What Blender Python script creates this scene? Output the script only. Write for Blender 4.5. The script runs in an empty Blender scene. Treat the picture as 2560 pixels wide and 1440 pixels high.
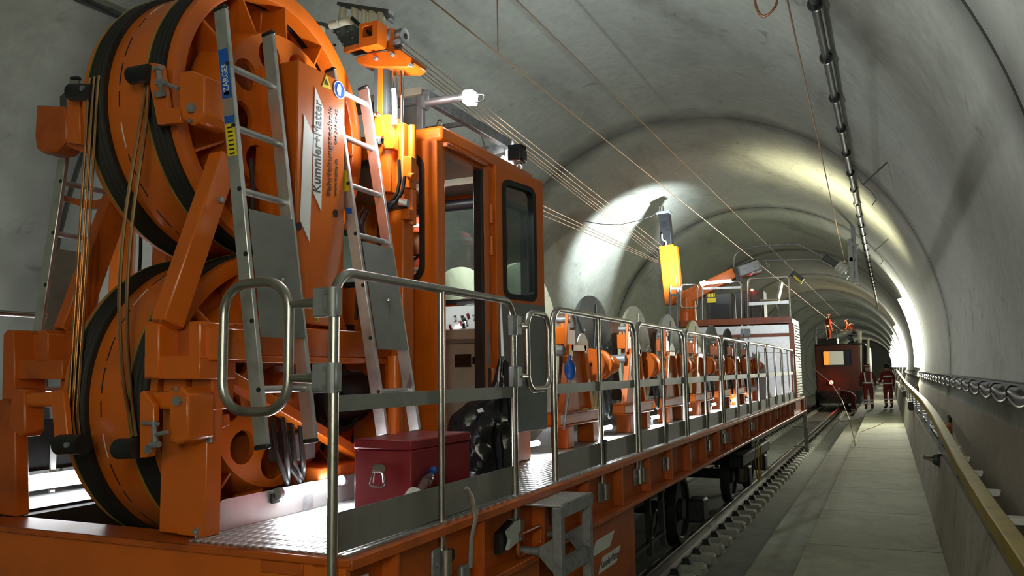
import bpy, bmesh, math, random
from mathutils import Vector, Matrix
random.seed(7)
R_ = math.radians
scene = bpy.context.scene
COL = scene.collection
# ------------------------------------------------------------------ camera
# All building coordinates below are metres relative to the lens: X to the right, Y along the tunnel, Z up.
# At the end of the script everything is raised by LIFT so that the track slab lies at z = 0.
LIFT = 2.45
IW, IH, FPX, VPX, VPY, ROLL = 2560, 1440, 2010.0, 2217.0, 917.0, R_(0.85)
def _basis():
    d = Vector(((VPX-IW/2)/FPX, (VPY-IH/2)/FPX, 1.0)).normalized()
    p = Vector(((VPX-1000*math.cos(ROLL)-IW/2)/FPX, (VPY+1000*math.sin(ROLL)-IH/2)/FPX, 1.0))
    u = d.cross(p).normalized()
    if u.y > 0: u = -u
    r = d.cross(u).normalized()
    if r.x < 0: r = -r
    return r, d, u
BR, BD, BU = _basis()
cam_data = bpy.data.cameras.new('camera')
cam_data.sensor_width = 36.0; cam_data.lens = FPX/IW*36.0
cam_data.clip_start = 0.05; cam_data.clip_end = 400
cam = bpy.data.objects.new('camera', cam_data); COL.objects.link(cam)
cam.matrix_world = Matrix(((BR.x, -BR.y, -BR.z, 0), (BD.x, -BD.y, -BD.z, 0), (BU.x, -BU.y, -BU.z, LIFT), (0, 0, 0, 1)))
scene.camera = cam
# ------------------------------------------------------------------ world and exposure
world = bpy.data.worlds.new('world'); scene.world = world; world.use_nodes = True
world.node_tree.nodes['Background'].inputs[0].default_value = (0.55, 0.62, 0.60, 1)
world.node_tree.nodes['Background'].inputs[1].default_value = 0.02
scene.view_settings.view_transform = 'Standard'; scene.view_settings.look = 'None'
scene.view_settings.exposure = 0.32; scene.view_settings.gamma = 1.0
scene.view_settings.use_curve_mapping = False
cy = scene.cycles   # shorter light paths keep the many-lamp tunnel quick to render
cy.max_bounces = 5; cy.diffuse_bounces = 3; cy.glossy_bounces = 2; cy.transmission_bounces = 4; cy.transparent_max_bounces = 8
cy.caustics_reflective = False; cy.caustics_refractive = False; cy.use_adaptive_sampling = True; cy.adaptive_threshold = 0.05; cy.use_light_tree = True
def at(x, y, X=None, Y=None, Z=None):
    """point of the real plane X=, Y= or Z= that stands at a place of the photograph"""
    v = Vector(((x-IW/2)/FPX, (y-IH/2)/FPX, 1.0))
    r = Vector((v.dot(BR), v.dot(BD), v.dot(BU)))
    t = X/r.x if X is not None else (Y/r.y if Y is not None else Z/r.z)
    return r*t
# ------------------------------------------------------------------ materials
def new_mat(name):
    m = bpy.data.materials.new(name); m.use_nodes = True
    nt = m.node_tree; b = nt.nodes['Principled BSDF']
    return m, nt, b
def nd(nt, kind, **kw):
    n = nt.nodes.new(kind)
    for k, v in kw.items():
        if k in n.inputs: n.inputs[k].default_value = v
        else: setattr(n, k, v)
    return n
def paint(name, col, rough=0.4, metal=0.0, var=0.12, scale=6.0, bump=0.0, bscale=60.0, coat=0.0, dirt=None, spec=0.5):
    m, nt, b = new_mat(name); L = nt.links
    tc = nd(nt, 'ShaderNodeTexCoord'); n = nd(nt, 'ShaderNodeTexNoise', Scale=scale, Detail=2.0, Roughness=0.6)
    L.new(tc.outputs['Object'], n.inputs['Vector'])
    r = nd(nt, 'ShaderNodeValToRGB')
    c2 = dirt or tuple(c*(1-var*2) for c in col)
    c1 = tuple(min(1, c*(1+var*0.6)) for c in col)
    r.color_ramp.elements[0].position = 0.3; r.color_ramp.elements[1].position = 0.7
    r.color_ramp.elements[0].color = (*c2, 1); r.color_ramp.elements[1].color = (*c1, 1)
    e = r.color_ramp.elements.new(0.5); e.color = (*col, 1)
    L.new(n.outputs['Fac'], r.inputs['Fac']); L.new(r.outputs['Color'], b.inputs['Base Color'])
    mr = nd(nt, 'ShaderNodeMapRange'); mr.inputs['To Min'].default_value = max(0.03, rough-0.08); mr.inputs['To Max'].default_value = min(1, rough+0.1)
    L.new(n.outputs['Fac'], mr.inputs['Value']); L.new(mr.outputs['Result'], b.inputs['Roughness'])
    b.inputs['Metallic'].default_value = metal; b.inputs['Coat Weight'].default_value = coat
    b.inputs['Specular IOR Level'].default_value = spec
    if bump:
        n2 = nd(nt, 'ShaderNodeTexNoise', Scale=bscale, Detail=4.0); L.new(tc.outputs['Object'], n2.inputs['Vector'])
        bp = nd(nt, 'ShaderNodeBump', Strength=bump, Distance=0.01); L.new(n2.outputs['Fac'], bp.inputs['Height'])
        L.new(bp.outputs['Normal'], b.inputs['Normal'])
    return m
def glow(name, col, s):
    m, nt, b = new_mat(name)
    n = nd(nt, 'ShaderNodeTexNoise', Scale=3.0); r = nd(nt, 'ShaderNodeMapRange'); r.inputs['To Min'].default_value = s*0.9; r.inputs['To Max'].default_value = s*1.1
    nt.links.new(n.outputs['Fac'], r.inputs['Value']); nt.links.new(r.outputs['Result'], b.inputs['Emission Strength'])
    b.inputs['Base Color'].default_value = (*col, 1); b.inputs['Emission Color'].default_value = (*col, 1)
    return m
def glass_mat(name, col=(0.85, 0.9, 0.88), rough=0.02, alpha=0.14):
    m, nt, b = new_mat(name); L = nt.links
    tr = nd(nt, 'ShaderNodeBsdfTransparent'); tr.inputs[0].default_value = (*col, 1)
    gl = nd(nt, 'ShaderNodeBsdfGlossy', Roughness=rough); lw = nd(nt, 'ShaderNodeLayerWeight', Blend=0.25)
    n = nd(nt, 'ShaderNodeTexNoise', Scale=2.0)
    mm = nd(nt, 'ShaderNodeMath', operation='MULTIPLY_ADD'); mm.inputs[1].default_value = 0.5; mm.inputs[2].default_value = alpha*0.4
    L.new(lw.outputs['Fresnel'], mm.inputs[0]); mx = nd(nt, 'ShaderNodeMixShader')
    L.new(mm.outputs[0], mx.inputs[0]); L.new(tr.outputs[0], mx.inputs[1]); L.new(gl.outputs[0], mx.inputs[2])
    L.new(n.outputs['Fac'], nd(nt, 'ShaderNodeMath').inputs[0])
    L.new(mx.outputs[0], nt.nodes['Material Output'].inputs['Surface'])
    return m
def concrete(name, col, streak=(1, 1, 1), stain=0.5, joint=None, rough=0.85, scale=0.8):
    m, nt, b = new_mat(name); L = nt.links
    tc = nd(nt, 'ShaderNodeTexCoord'); mp = nd(nt, 'ShaderNodeMapping'); mp.inputs['Scale'].default_value = streak
    L.new(tc.outputs['Object'], mp.inputs['Vector'])
    n1 = nd(nt, 'ShaderNodeTexNoise', Scale=scale, Detail=4.0, Roughness=0.62, Distortion=0.6); L.new(mp.outputs[0], n1.inputs['Vector'])
    n2 = nd(nt, 'ShaderNodeTexNoise', Scale=scale*9, Detail=3.0, Roughness=0.7); L.new(tc.outputs['Object'], n2.inputs['Vector'])
    r1 = nd(nt, 'ShaderNodeValToRGB'); e = r1.color_ramp.elements
    e[0].position = 0.28; e[0].color = (*[c*(1-stain) for c in col], 1); e[1].position = 0.72; e[1].color = (*[min(1, c*1.12) for c in col], 1)
    k = e.new(0.45); k.color = (*[c*(1-stain*0.22) for c in col], 1)
    L.new(n1.outputs['Fac'], r1.inputs['Fac'])
    r2 = nd(nt, 'ShaderNodeMapRange'); r2.inputs['From Min'].default_value = 0.3; r2.inputs['From Max'].default_value = 0.7; r2.inputs['To Min'].default_value = 0.86; r2.inputs['To Max'].default_value = 1.06
    L.new(n2.outputs['Fac'], r2.inputs['Value'])
    mx = nd(nt, 'ShaderNodeMix', data_type='RGBA', blend_type='MULTIPLY'); mx.inputs[0].default_value = 1.0
    L.new(r1.outputs['Color'], mx.inputs[6]); L.new(r2.outputs['Result'], mx.inputs[7])
    out = mx.outputs[2]
    if joint:   # scattered dark damp patches
        n4 = nd(nt, 'ShaderNodeTexNoise', Scale=1.7, Detail=3.0, Roughness=0.7, Distortion=1.2); L.new(tc.outputs['Object'], n4.inputs['Vector'])
        m4 = nd(nt, 'ShaderNodeMapRange'); m4.inputs['From Min'].default_value = 0.64; m4.inputs['From Max'].default_value = 0.72; m4.inputs['To Min'].default_value = 1.0; m4.inputs['To Max'].default_value = 0.62
        L.new(n4.outputs['Fac'], m4.inputs['Value']); x4 = nd(nt, 'ShaderNodeMix', data_type='RGBA', blend_type='MULTIPLY'); x4.inputs[0].default_value = 1.0
        L.new(out, x4.inputs[6]); L.new(m4.outputs['Result'], x4.inputs[7]); out = x4.outputs[2]
    if joint:   # grime beside the ring joints, with a ragged edge (length of one ring in metres)
        sp = nd(nt, 'ShaderNodeSeparateXYZ'); L.new(tc.outputs['Object'], sp.inputs[0])
        pp = nd(nt, 'ShaderNodeMath', operation='PINGPONG'); pp.inputs[1].default_value = joint/2; L.new(sp.outputs['Y'], pp.inputs[0])
        n3 = nd(nt, 'ShaderNodeTexNoise', Scale=0.9, Detail=4.0, Roughness=0.65); L.new(tc.outputs['Object'], n3.inputs['Vector'])
        sb = nd(nt, 'ShaderNodeMath', operation='MULTIPLY_ADD'); sb.inputs[1].default_value = -1.3; L.new(n3.outputs['Fac'], sb.inputs[0]); L.new(pp.outputs[0], sb.inputs[2])
        mr = nd(nt, 'ShaderNodeMapRange'); mr.inputs['From Min'].default_value = -0.70; mr.inputs['From Max'].default_value = 0.0; mr.inputs['To Min'].default_value = 0.30; mr.inputs['To Max'].default_value = 1.0
        L.new(sb.outputs[0], mr.inputs['Value'])
        m2 = nd(nt, 'ShaderNodeMix', data_type='RGBA', blend_type='MULTIPLY'); m2.inputs[0].default_value = 1.0
        L.new(out, m2.inputs[6]); L.new(mr.outputs['Result'], m2.inputs[7]); out = m2.outputs[2]
    L.new(out, b.inputs['Base Color']); b.inputs['Roughness'].default_value = rough
    if not joint:
        bp = nd(nt, 'ShaderNodeBump', Strength=0.25, Distance=0.01); L.new(n2.outputs['Fac'], bp.inputs['Height']); L.new(bp.outputs['Normal'], b.inputs['Normal'])
    return m
def tread_mat(name, col, sc=26.0):
    """tear plate: rows of raised lenses as fine relief"""
    m, nt, b = new_mat(name); L = nt.links
    tc = nd(nt, 'ShaderNodeTexCoord'); mp = nd(nt, 'ShaderNodeMapping'); mp.inputs['Scale'].default_value = (sc, sc*0.5, sc); mp.inputs['Rotation'].default_value = (0, 0, R_(0))
    L.new(tc.outputs['Object'], mp.inputs['Vector'])
    v = nd(nt, 'ShaderNodeTexVoronoi', Scale=1.0, Randomness=0.0); L.new(mp.outputs[0], v.inputs['Vector'])
    mr = nd(nt, 'ShaderNodeMapRange'); mr.inputs['From Min'].default_value = 0.15; mr.inputs['From Max'].default_value = 0.45; mr.inputs['To Min'].default_value = 1.0; mr.inputs['To Max'].default_value = 0.0
    L.new(v.outputs['Distance'], mr.inputs['Value'])
    bp = nd(nt, 'ShaderNodeBump', Strength=0.9, Distance=0.006); L.new(mr.outputs['Result'], bp.inputs['Height']); L.new(bp.outputs['Normal'], b.inputs['Normal'])
    n = nd(nt, 'ShaderNodeTexNoise', Scale=5.0, Detail=5.0); L.new(tc.outputs['Object'], n.inputs['Vector'])
    r = nd(nt, 'ShaderNodeValToRGB'); r.color_ramp.elements[0].color = (*[c*0.6 for c in col], 1); r.color_ramp.elements[1].color = (*col, 1)
    L.new(n.outputs['Fac'], r.inputs['Fac']); L.new(r.outputs['Color'], b.inputs['Base Color'])
    b.inputs['Metallic'].default_value = 0.75; b.inputs['Roughness'].default_value = 0.42
    return m
M = {}
M['orange'] = paint('orange_paint', (0.62, 0.132, 0.009), 0.30, var=0.07, scale=3.0, coat=0.15)
M['orange2'] = paint('orange_paint_worn', (0.47, 0.095, 0.010), 0.38, var=0.16, scale=5.0)
M['yorange'] = paint('yellow_orange_paint', (0.50, 0.105, 0.005), 0.38, var=0.06, scale=3.0)
M['steel'] = paint('stainless_tube', (0.50, 0.48, 0.44), 0.30, metal=1.0, var=0.08, scale=12)
M['chrome'] = paint('chrome', (0.75, 0.75, 0.76), 0.12, metal=1.0, var=0.05)
M['alu'] = paint('aluminium', (0.62, 0.62, 0.62), 0.38, metal=0.85, var=0.12, scale=9)
M['galv'] = paint('galvanised', (0.30, 0.31, 0.32), 0.5, metal=0.55, var=0.16, scale=18)
M['greyplate'] = paint('grey_plate', (0.20, 0.205, 0.19), 0.5, metal=0.25, var=0.1)
M['grey'] = paint('grey_panel', (0.19, 0.20, 0.19), 0.55, var=0.07)
M['lightgrey'] = paint('light_grey_panel', (0.42, 0.45, 0.42), 0.5, var=0.05)
M['darkgrey'] = paint('dark_grey', (0.06, 0.065, 0.065), 0.55, var=0.2)
M['rubber'] = paint('black_rubber', (0.012, 0.012, 0.013), 0.48, var=0.3)
M['black'] = paint('black_paint', (0.010, 0.010, 0.011), 0.4, var=0.2)
M['groove'] = paint('groove_lining', (0.012, 0.010, 0.008), 0.55, var=0.3)
M['edgeyellow'] = paint('groove_edge', (0.30, 0.24, 0.04), 0.5, var=0.2)
M['copper'] = paint('copper_strand', (0.85, 0.52, 0.26), 0.24, metal=1.0, var=0.03, scale=2)
M['wire'] = paint('thin_wire', (0.46, 0.28, 0.17), 0.38, metal=0.9, var=0.02, scale=1)
M['copperdull'] = paint('dull_copper', (0.36, 0.17, 0.09), 0.4, metal=0.8, var=0.2, scale=20)
M['red'] = paint('red_paint', (0.22, 0.012, 0.018), 0.36, var=0.1, scale=4)
M['blue'] = paint('blue_plastic', (0.01, 0.10, 0.45), 0.35, var=0.1)
M['yellow'] = paint('yellow_plastic', (0.75, 0.60, 0.02), 0.45, var=0.1)
M['railyellow'] = paint('yellow_handrail', (0.36, 0.265, 0.018), 0.42, var=0.18, scale=6)
M['white'] = paint('white_sticker', (0.75, 0.76, 0.74), 0.5, var=0.04)
M['print'] = paint('black_print', (0.012, 0.012, 0.014), 0.5, var=0.1)
M['cream'] = paint('cream_plastic', (0.60, 0.56, 0.42), 0.5, var=0.1)
M['ply'] = paint('reel_board', (0.50, 0.50, 0.36), 0.6, var=0.14, scale=5, bump=0.2)
M['plyyellow'] = paint('yellow_reel_board', (0.46, 0.40, 0.14), 0.6, var=0.14, scale=5, bump=0.2)
M['plydark'] = paint('dark_reel_board', (0.045, 0.05, 0.045), 0.6, var=0.2, scale=5, bump=0.2)
M['plygrey'] = paint('grey_reel_board', (0.22, 0.23, 0.20), 0.6, var=0.2, scale=5, bump=0.2)
M['wirewound'] = paint('wound_wire', (0.26, 0.14, 0.09), 0.5, metal=0.3, var=0.2, scale=30)
M['iron'] = paint('rail_steel', (0.11, 0.09, 0.07), 0.4, metal=0.6, var=0.2, scale=12)
M['railhead'] = paint('polished_rail', (0.42, 0.40, 0.37), 0.28, metal=1.0, var=0.1)
M['dirty'] = paint('underframe_black', (0.016, 0.016, 0.016), 0.6, var=0.3)
M['cable'] = paint('grey_cable', (0.16, 0.16, 0.15), 0.45, var=0.2)
M['hose'] = paint('hose_black', (0.012, 0.012, 0.012), 0.35, var=0.2)
M['tread'] = tread_mat('tear_plate', (0.60, 0.60, 0.60))
M['checker'] = tread_mat('checker_plate', (0.60, 0.61, 0.60), 40.0)
M['glass'] = glass_mat('window_glass')
M['lining'] = concrete('tunnel_lining', (0.33, 0.345, 0.30), streak=(0.7, 0.3, 0.7), stain=0.46, joint=9.08)
M['joint'] = concrete('ring_joint', (0.10, 0.10, 0.085), stain=0.4)
M['slab'] = concrete('track_slab', (0.21, 0.215, 0.185), stain=0.35, scale=1.6)
M['walk'] = concrete('walkway_slab', (0.36, 0.355, 0.26), stain=0.30, scale=2.0)
M['ledge'] = concrete('ledge', (0.27, 0.265, 0.20), stain=0.35, scale=2.2)
M['kerb'] = concrete('kerb_wall', (0.40, 0.37, 0.29), stain=0.4, scale=1.8)
M['plinth'] = concrete('brown_plinth', (0.30, 0.25, 0.19), stain=0.25, scale=0.9)
M['block'] = concrete('sleeper_block', (0.55, 0.55, 0.48), stain=0.3, scale=6)
M['lampglow'] = glow('work_lamp', (0.93, 0.97, 1.0), 22.0)
M['tubeglow'] = glow('wall_tube', (1.0, 1.0, 0.80), 34.0)
M['coolglow'] = glow('cool_lamp', (0.88, 0.96, 1.0), 14.0)
M['redglow'] = glow('red_lamp', (1.0, 0.03, 0.02), 30.0)
M['dimglow'] = glow('lit_window', (0.55, 0.56, 0.46), 0.30)
M['skin'] = paint('skin', (0.42, 0.22, 0.14), 0.5, var=0.06)
M['hiviz'] = paint('orange_workwear', (0.45, 0.05, 0.010), 0.75, var=0.14, scale=8)
M['hivizred'] = paint('red_workwear', (0.20, 0.014, 0.009), 0.75, var=0.14, scale=8)
M['reflect'] = paint('reflective_tape', (0.85, 0.87, 0.88), 0.4, var=0.03)
M['navy'] = paint('navy_cloth', (0.02, 0.025, 0.05), 0.8, var=0.2)
# ------------------------------------------------------------------ mesh builder
class MB:
    def __init__(s): s.v = []; s.f = []
    def add(s, vs, fs):
        o = len(s.v); s.v += [Vector(p) for p in vs]; s.f += [tuple(i+o for i in f) for f in fs]; return s
    def box(s, x0, x1, y0, y1, z0, z1):
        return s.add([(x0,y0,z0),(x1,y0,z0),(x1,y1,z0),(x0,y1,z0),(x0,y0,z1),(x1,y0,z1),(x1,y1,z1),(x0,y1,z1)],
                     [(3,2,1,0),(4,5,6,7),(0,1,5,4),(1,2,6,5),(2,3,7,6),(3,0,4,7)])
    def beam(s, p0, p1, w, h, up=(0, 0, 1), w1=None, h1=None):
        p0, p1 = Vector(p0), Vector(p1); d = (p1-p0).normalized(); up = Vector(up)
        if abs(d.dot(up)) > 0.98: up = Vector((0, 1, 0)) if abs(d.y) < 0.9 else Vector((1, 0, 0))
        a = d.cross(up).normalized(); b = a.cross(d).normalized(); w1 = w if w1 is None else w1; h1 = h if h1 is None else h1
        vs = [p+a*sx*ww/2+b*sy*hh/2 for p, ww, hh in ((p0, w, h), (p1, w1, h1)) for sx, sy in ((-1,-1),(1,-1),(1,1),(-1,1))]
        return s.add(vs, [(3,2,1,0),(4,5,6,7),(0,1,5,4),(1,2,6,5),(2,3,7,6),(3,0,4,7)])
    def prism(s, poly, vec):
        n = len(poly); vec = Vector(vec); P = [Vector(p) for p in poly]
        return s.add(P+[p+vec for p in P], [tuple(range(n))[::-1], tuple(range(n, 2*n))]+[(i, (i+1) % n, n+(i+1) % n, n+i) for i in range(n)])
    def tube(s, pts, r, n=10, closed=False, radii=None):
        P = [Vector(p) for p in pts]; m = len(P); rings = []; nrm = None
        for i in range(m):
            a = P[i-1] if (i or closed) else P[0]; b = P[(i+1) % m] if (i < m-1 or closed) else P[-1]
            t = (b-a).normalized()
            if nrm is None:
                up = Vector((0, 0, 1)) if abs(t.z) < 0.9 else Vector((1, 0, 0)); nrm = t.cross(up).normalized()
            nrm = (nrm - t*nrm.dot(t)).normalized(); bi = t.cross(nrm)
            rr = radii[i] if radii else r
            rings.append([P[i]+(nrm*math.cos(2*math.pi*k/n)+bi*math.sin(2*math.pi*k/n))*rr for k in range(n)])
        vs = [v for g in rings for v in g]; fs = []
        for i in range(m if closed else m-1):
            j = (i+1) % m
            for k in range(n): fs.append((i*n+k, i*n+(k+1) % n, j*n+(k+1) % n, j*n+k))
        if not closed: fs += [tuple(range(n))[::-1], tuple(range((m-1)*n, m*n))]
        return s.add(vs, fs)
    def cyl(s, p0, p1, r, r1=None, n=16): return s.tube([p0, p1], r, n, radii=[r, r if r1 is None else r1])
    def lathe(s, prof, o, ax, n=32, closed=False, a0=0.0, a1=None):
        """profile of (along axis, radius); closed joins last to first (a ring)"""
        ax = Vector(ax).normalized(); o = Vector(o); up = Vector((0, 0, 1)) if abs(ax.z) < 0.9 else Vector((0, 1, 0))
        u = ax.cross(up).normalized(); w = ax.cross(u); full = a1 is None; a1 = 2*math.pi if full else a1
        ns = n if full else n+1; m = len(prof); vs = []
        for k in range(ns):
            t = a0+(a1-a0)*k/n; e = u*math.cos(t)+w*math.sin(t)
            vs += [o+ax*a+e*r for a, r in prof]
        fs = []
        for k in range(n):
            k2 = (k+1) % ns
            for i in range(m if closed else m-1):
                j = (i+1) % m; fs.append((k*m+i, k*m+j, k2*m+j, k2*m+i))
        s.add(vs, fs)
        return s
    def sphere(s, c, r, n=14, m=9, sc=(1, 1, 1)):
        c = Vector(c); vs = []; fs = []
        for i in range(m+1):
            a = math.pi*i/m
            for k in range(n):
                b = 2*math.pi*k/n; vs.append(c+Vector((math.sin(a)*math.cos(b)*sc[0], math.sin(a)*math.sin(b)*sc[1], math.cos(a)*sc[2]))*r)
        for i in range(m):
            for k in range(n): fs.append((i*n+k, (i+1)*n+k, (i+1)*n+(k+1) % n, i*n+(k+1) % n))
        return s.add(vs, fs)
    def mesh(s, name, smooth=True):
        me = bpy.data.meshes.new(name); me.from_pydata([tuple(v) for v in s.v], [], s.f)
        bm = bmesh.new(); bm.from_mesh(me); bmesh.ops.remove_doubles(bm, verts=bm.verts, dist=1e-6)
        bmesh.ops.recalc_face_normals(bm, faces=bm.faces); bm.to_mesh(me); bm.free()
        if smooth: me.shade_smooth(); me.set_sharp_from_angle(angle=R_(38))
        return me
def fillet(pts, r, n=6, closed=False):
    P = [Vector(p) for p in pts]; out = []; m = len(P)
    for i in range(m):
        if not closed and i in (0, m-1): out.append(P[i]); continue
        a, b, c = P[i-1], P[i], P[(i+1) % m]; d1 = (a-b).normalized(); d2 = (c-b).normalized()
        ang = d1.angle(d2)/2
        if ang > 1.56: out.append(b); continue
        t = min(r/math.tan(ang), (a-b).length*0.49, (c-b).length*0.49); rr = t*math.tan(ang)
        p1 = b+d1*t; p2 = b+d2*t; cc = b+(d1+d2).normalized()*(rr/math.sin(ang))
        v1 = p1-cc; v2 = p2-cc; th = v1.angle(v2)
        for k in range(n+1):
            q = k/n; out.append(cc+(v1*math.sin((1-q)*th)+v2*math.sin(q*th))/math.sin(th))
    return out
def origin_of(o):
    p = Vector((0, 0, 0))
    while o is not None: p = p+o.location; o = o.parent
    return p
def tag(o, label=None, cat=None, group=None, kind=None):
    if label: o['label'] = label
    if cat: o['category'] = cat
    if group: o['group'] = group
    if kind: o['kind'] = kind
    return o
def thing(name, label, cat, loc=(0, 0, 0), group=None):
    o = bpy.data.objects.new(name, None); COL.objects.link(o); o.location = loc; o.empty_display_size = 0.1
    return tag(o, label, cat, group)
def part(parent, name, mb, mat, bevel=0.0, label=None, smooth=True, kind=None):
    """one mesh object, its origin where its parent's is (its parts are given in scene coordinates)"""
    me = mb.mesh(name, smooth); o = bpy.data.objects.new(name, me); COL.objects.link(o)
    me.materials.append(M[mat] if isinstance(mat, str) else mat)
    if parent is not None:
        base = origin_of(parent); me.transform(Matrix.Translation(-base)); o.parent = parent
    if bevel:
        b = o.modifiers.new('bevel', 'BEVEL'); b.width = bevel; b.segments = 2 if bevel > 0.009 else 1; b.limit_method = 'ANGLE'; b.angle_limit = R_(40)
    return tag(o, label, None, None, kind)
def single(name, mb, mat, label, cat, loc=None, group=None, bevel=0.0, kind=None):
    """a thing that is one mesh"""
    o = part(None, name, mb, mat, bevel)
    if loc is None: loc = sum((Vector(v.co) for v in o.data.vertices), Vector())/max(1, len(o.data.vertices)); loc.z = min(v.co.z for v in o.data.vertices)
    o.data.transform(Matrix.Translation(-Vector(loc))); o.location = loc
    return tag(o, label, cat, group, kind)
def struct(name, mb, mat, parent=None, label=None, bevel=0.0):
    o = part(parent, name, mb, mat, bevel)
    if parent is None: o['kind'] = 'structure'
    if label: o['label'] = label
    return o
def copy_tree(o, parent=None, offset=None):
    c = o.copy(); COL.objects.link(c); c.parent = parent
    if offset is not None: c.location = o.location+Vector(offset)
    for ch in list(o.children): copy_tree(ch, c)
    return c
def B(*a): return MB().box(*a)
def BEAM(*a, **k): return MB().beam(*a, **k)
def CYL(*a, **k): return MB().cyl(*a, **k)
def TUBE(*a, **k): return MB().tube(*a, **k)
def text_part(parent, name, txt, mat, origin, ux, uy, size, fit=None, ext=0.0006):
    """flat lettering lying in the plane of ux (reading direction) and uy; fit = (length, height)"""
    cu = bpy.data.curves.new(name, 'FONT'); cu.body = txt; cu.size = size; cu.extrude = ext; cu.resolution_u = 3
    tmp = bpy.data.objects.new(name, cu); COL.objects.link(tmp); dg = bpy.context.evaluated_depsgraph_get()
    me = bpy.data.meshes.new_from_object(tmp.evaluated_get(dg)); bpy.data.objects.remove(tmp)
    xs = [v.co.x for v in me.vertices]; ys = [v.co.y for v in me.vertices]
    if fit:
        sx = fit[0]/(max(xs)-min(xs)); sy = fit[1]/(max(ys)-min(ys))
        x0, y0 = min(xs), min(ys)
        for v in me.vertices: v.co.x = (v.co.x-x0)*sx; v.co.y = (v.co.y-y0)*sy
    ux = Vector(ux).normalized(); uy = Vector(uy).normalized(); uz = ux.cross(uy); og = Vector(origin)-origin_of(parent)
    for v in me.vertices: v.co = og+ux*v.co.x+uy*v.co.y+uz*(v.co.z+ext)
    o = bpy.data.objects.new(name, me); COL.objects.link(o); me.materials.clear(); me.materials.append(M[mat]); o.parent = parent
    return o
def light(kind, name, loc, power, col=(1, 1, 1), size=0.1, size_y=None, aim=None, parent=None, spot=None, blend=0.5):
    ld = bpy.data.lights.new(name, kind); ld.energy = power; ld.color = col
    if kind == 'AREA':
        ld.size = size
        if size_y: ld.shape = 'RECTANGLE'; ld.size_y = size_y
    elif kind in ('POINT', 'SPOT'): ld.shadow_soft_size = size
    if kind == 'SPOT': ld.spot_size = R_(spot); ld.spot_blend = blend
    o = bpy.data.objects.new(name, ld); COL.objects.link(o); loc = Vector(loc)
    if aim is not None: o.rotation_euler = (Vector(aim)-loc).to_track_quat('-Z', 'Z').to_euler()
    if parent is not None: o.parent = parent; loc = loc-origin_of(parent)
    o.location = loc
    return o
# ================================================================== the setting: tunnel
TR, TCX, TCZ = 4.2, -3.279, 0.375
RING0, RINGL = 5.25, 9.08
A0 = math.asin((-2.45-TCZ)/TR); A1 = math.pi-A0
def wall_x(z, r=TR): return TCX+math.sqrt(r*r-(z-TCZ)**2)
def wall_hit(px, py):
    """where the sight line through a place of the photograph meets the vault"""
    v = Vector(((px-IW/2)/FPX, (py-IH/2)/FPX, 1.0)); r = Vector((v.dot(BR), v.dot(BD), v.dot(BU)))
    a = r.x**2+r.z**2; b = -2*(r.x*TCX+r.z*TCZ); c = TCX**2+TCZ**2-TR**2
    return r*((-b+math.sqrt(b*b-4*a*c))/(2*a))
def arc_shell(r0, r1, y0, y1, n=72, a0=A0, a1=A1):
    vs = []; fs = []
    for k in range(n+1):
        a = a0+(a1-a0)*k/n
        for r, y in ((r0, y0), (r0, y1), (r1, y1), (r1, y0)): vs.append((TCX+r*math.cos(a), y, TCZ+r*math.sin(a)))
    for k in range(n):
        for i in range(4): fs.append((k*4+i, k*4+(i+1) % 4, (k+1)*4+(i+1) % 4, (k+1)*4+i))
    fs += [(3, 2, 1, 0), (n*4, n*4+1, n*4+2, n*4+3)]
    return MB().add(vs, fs)
ceiling = struct('ceiling', arc_shell(TR+0.05, TR+0.35, -22.5, 161), 'joint', label='dark joint lines between the rings of the concrete tunnel vault')
seg0 = None
for i in range(-3, 17):
    y0 = RING0+i*RINGL
    if seg0 is None:
        m = arc_shell(TR, TR+0.06, 0.03, RINGL-0.03, 96); seg0 = part(ceiling, 'lining_ring', m, 'lining'); seg0.location = (0, y0, 0)
    else:
        o = seg0.copy(); COL.objects.link(o); o.location = (0, y0, 0)
# dark far end of the tunnel
struct('wall_end', B(-8.2, 1.6, 161, 161.4, -2.6, 5), 'lining')
# floor: track slab, ledge and walkway of single slabs
floor = struct('floor', B(-7.6, 0.4, -22, 160, -2.75, -2.45), 'slab', label='grey concrete track slab')
ledge = struct('walkway_ledge', MB().prism([(-1.34, -22, -2.45), (-0.70, -22, -2.45), (-0.70, -22, -1.90), (-1.30, -22, -1.90), (-1.34, -22, -1.94)], (0, 182, 0)), 'ledge', label='lower concrete ledge along the walkway')
walk = struct('walkway', B(-0.74, 0.50, -22, 160, -2.45, -1.70), 'ledge', label='raised concrete walkway beside the track')
ws = part(walk, 'walkway_slab', B(-0.78, 0.47, 0.006, 1.994, -1.72, -1.65), 'walk', bevel=0.008)
for i in range(-4, 40):
    o = ws if i == -4 else ws.copy()
    if o is not ws: COL.objects.link(o)
    o.location = (0, 0.25+2*i, 0)
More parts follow.
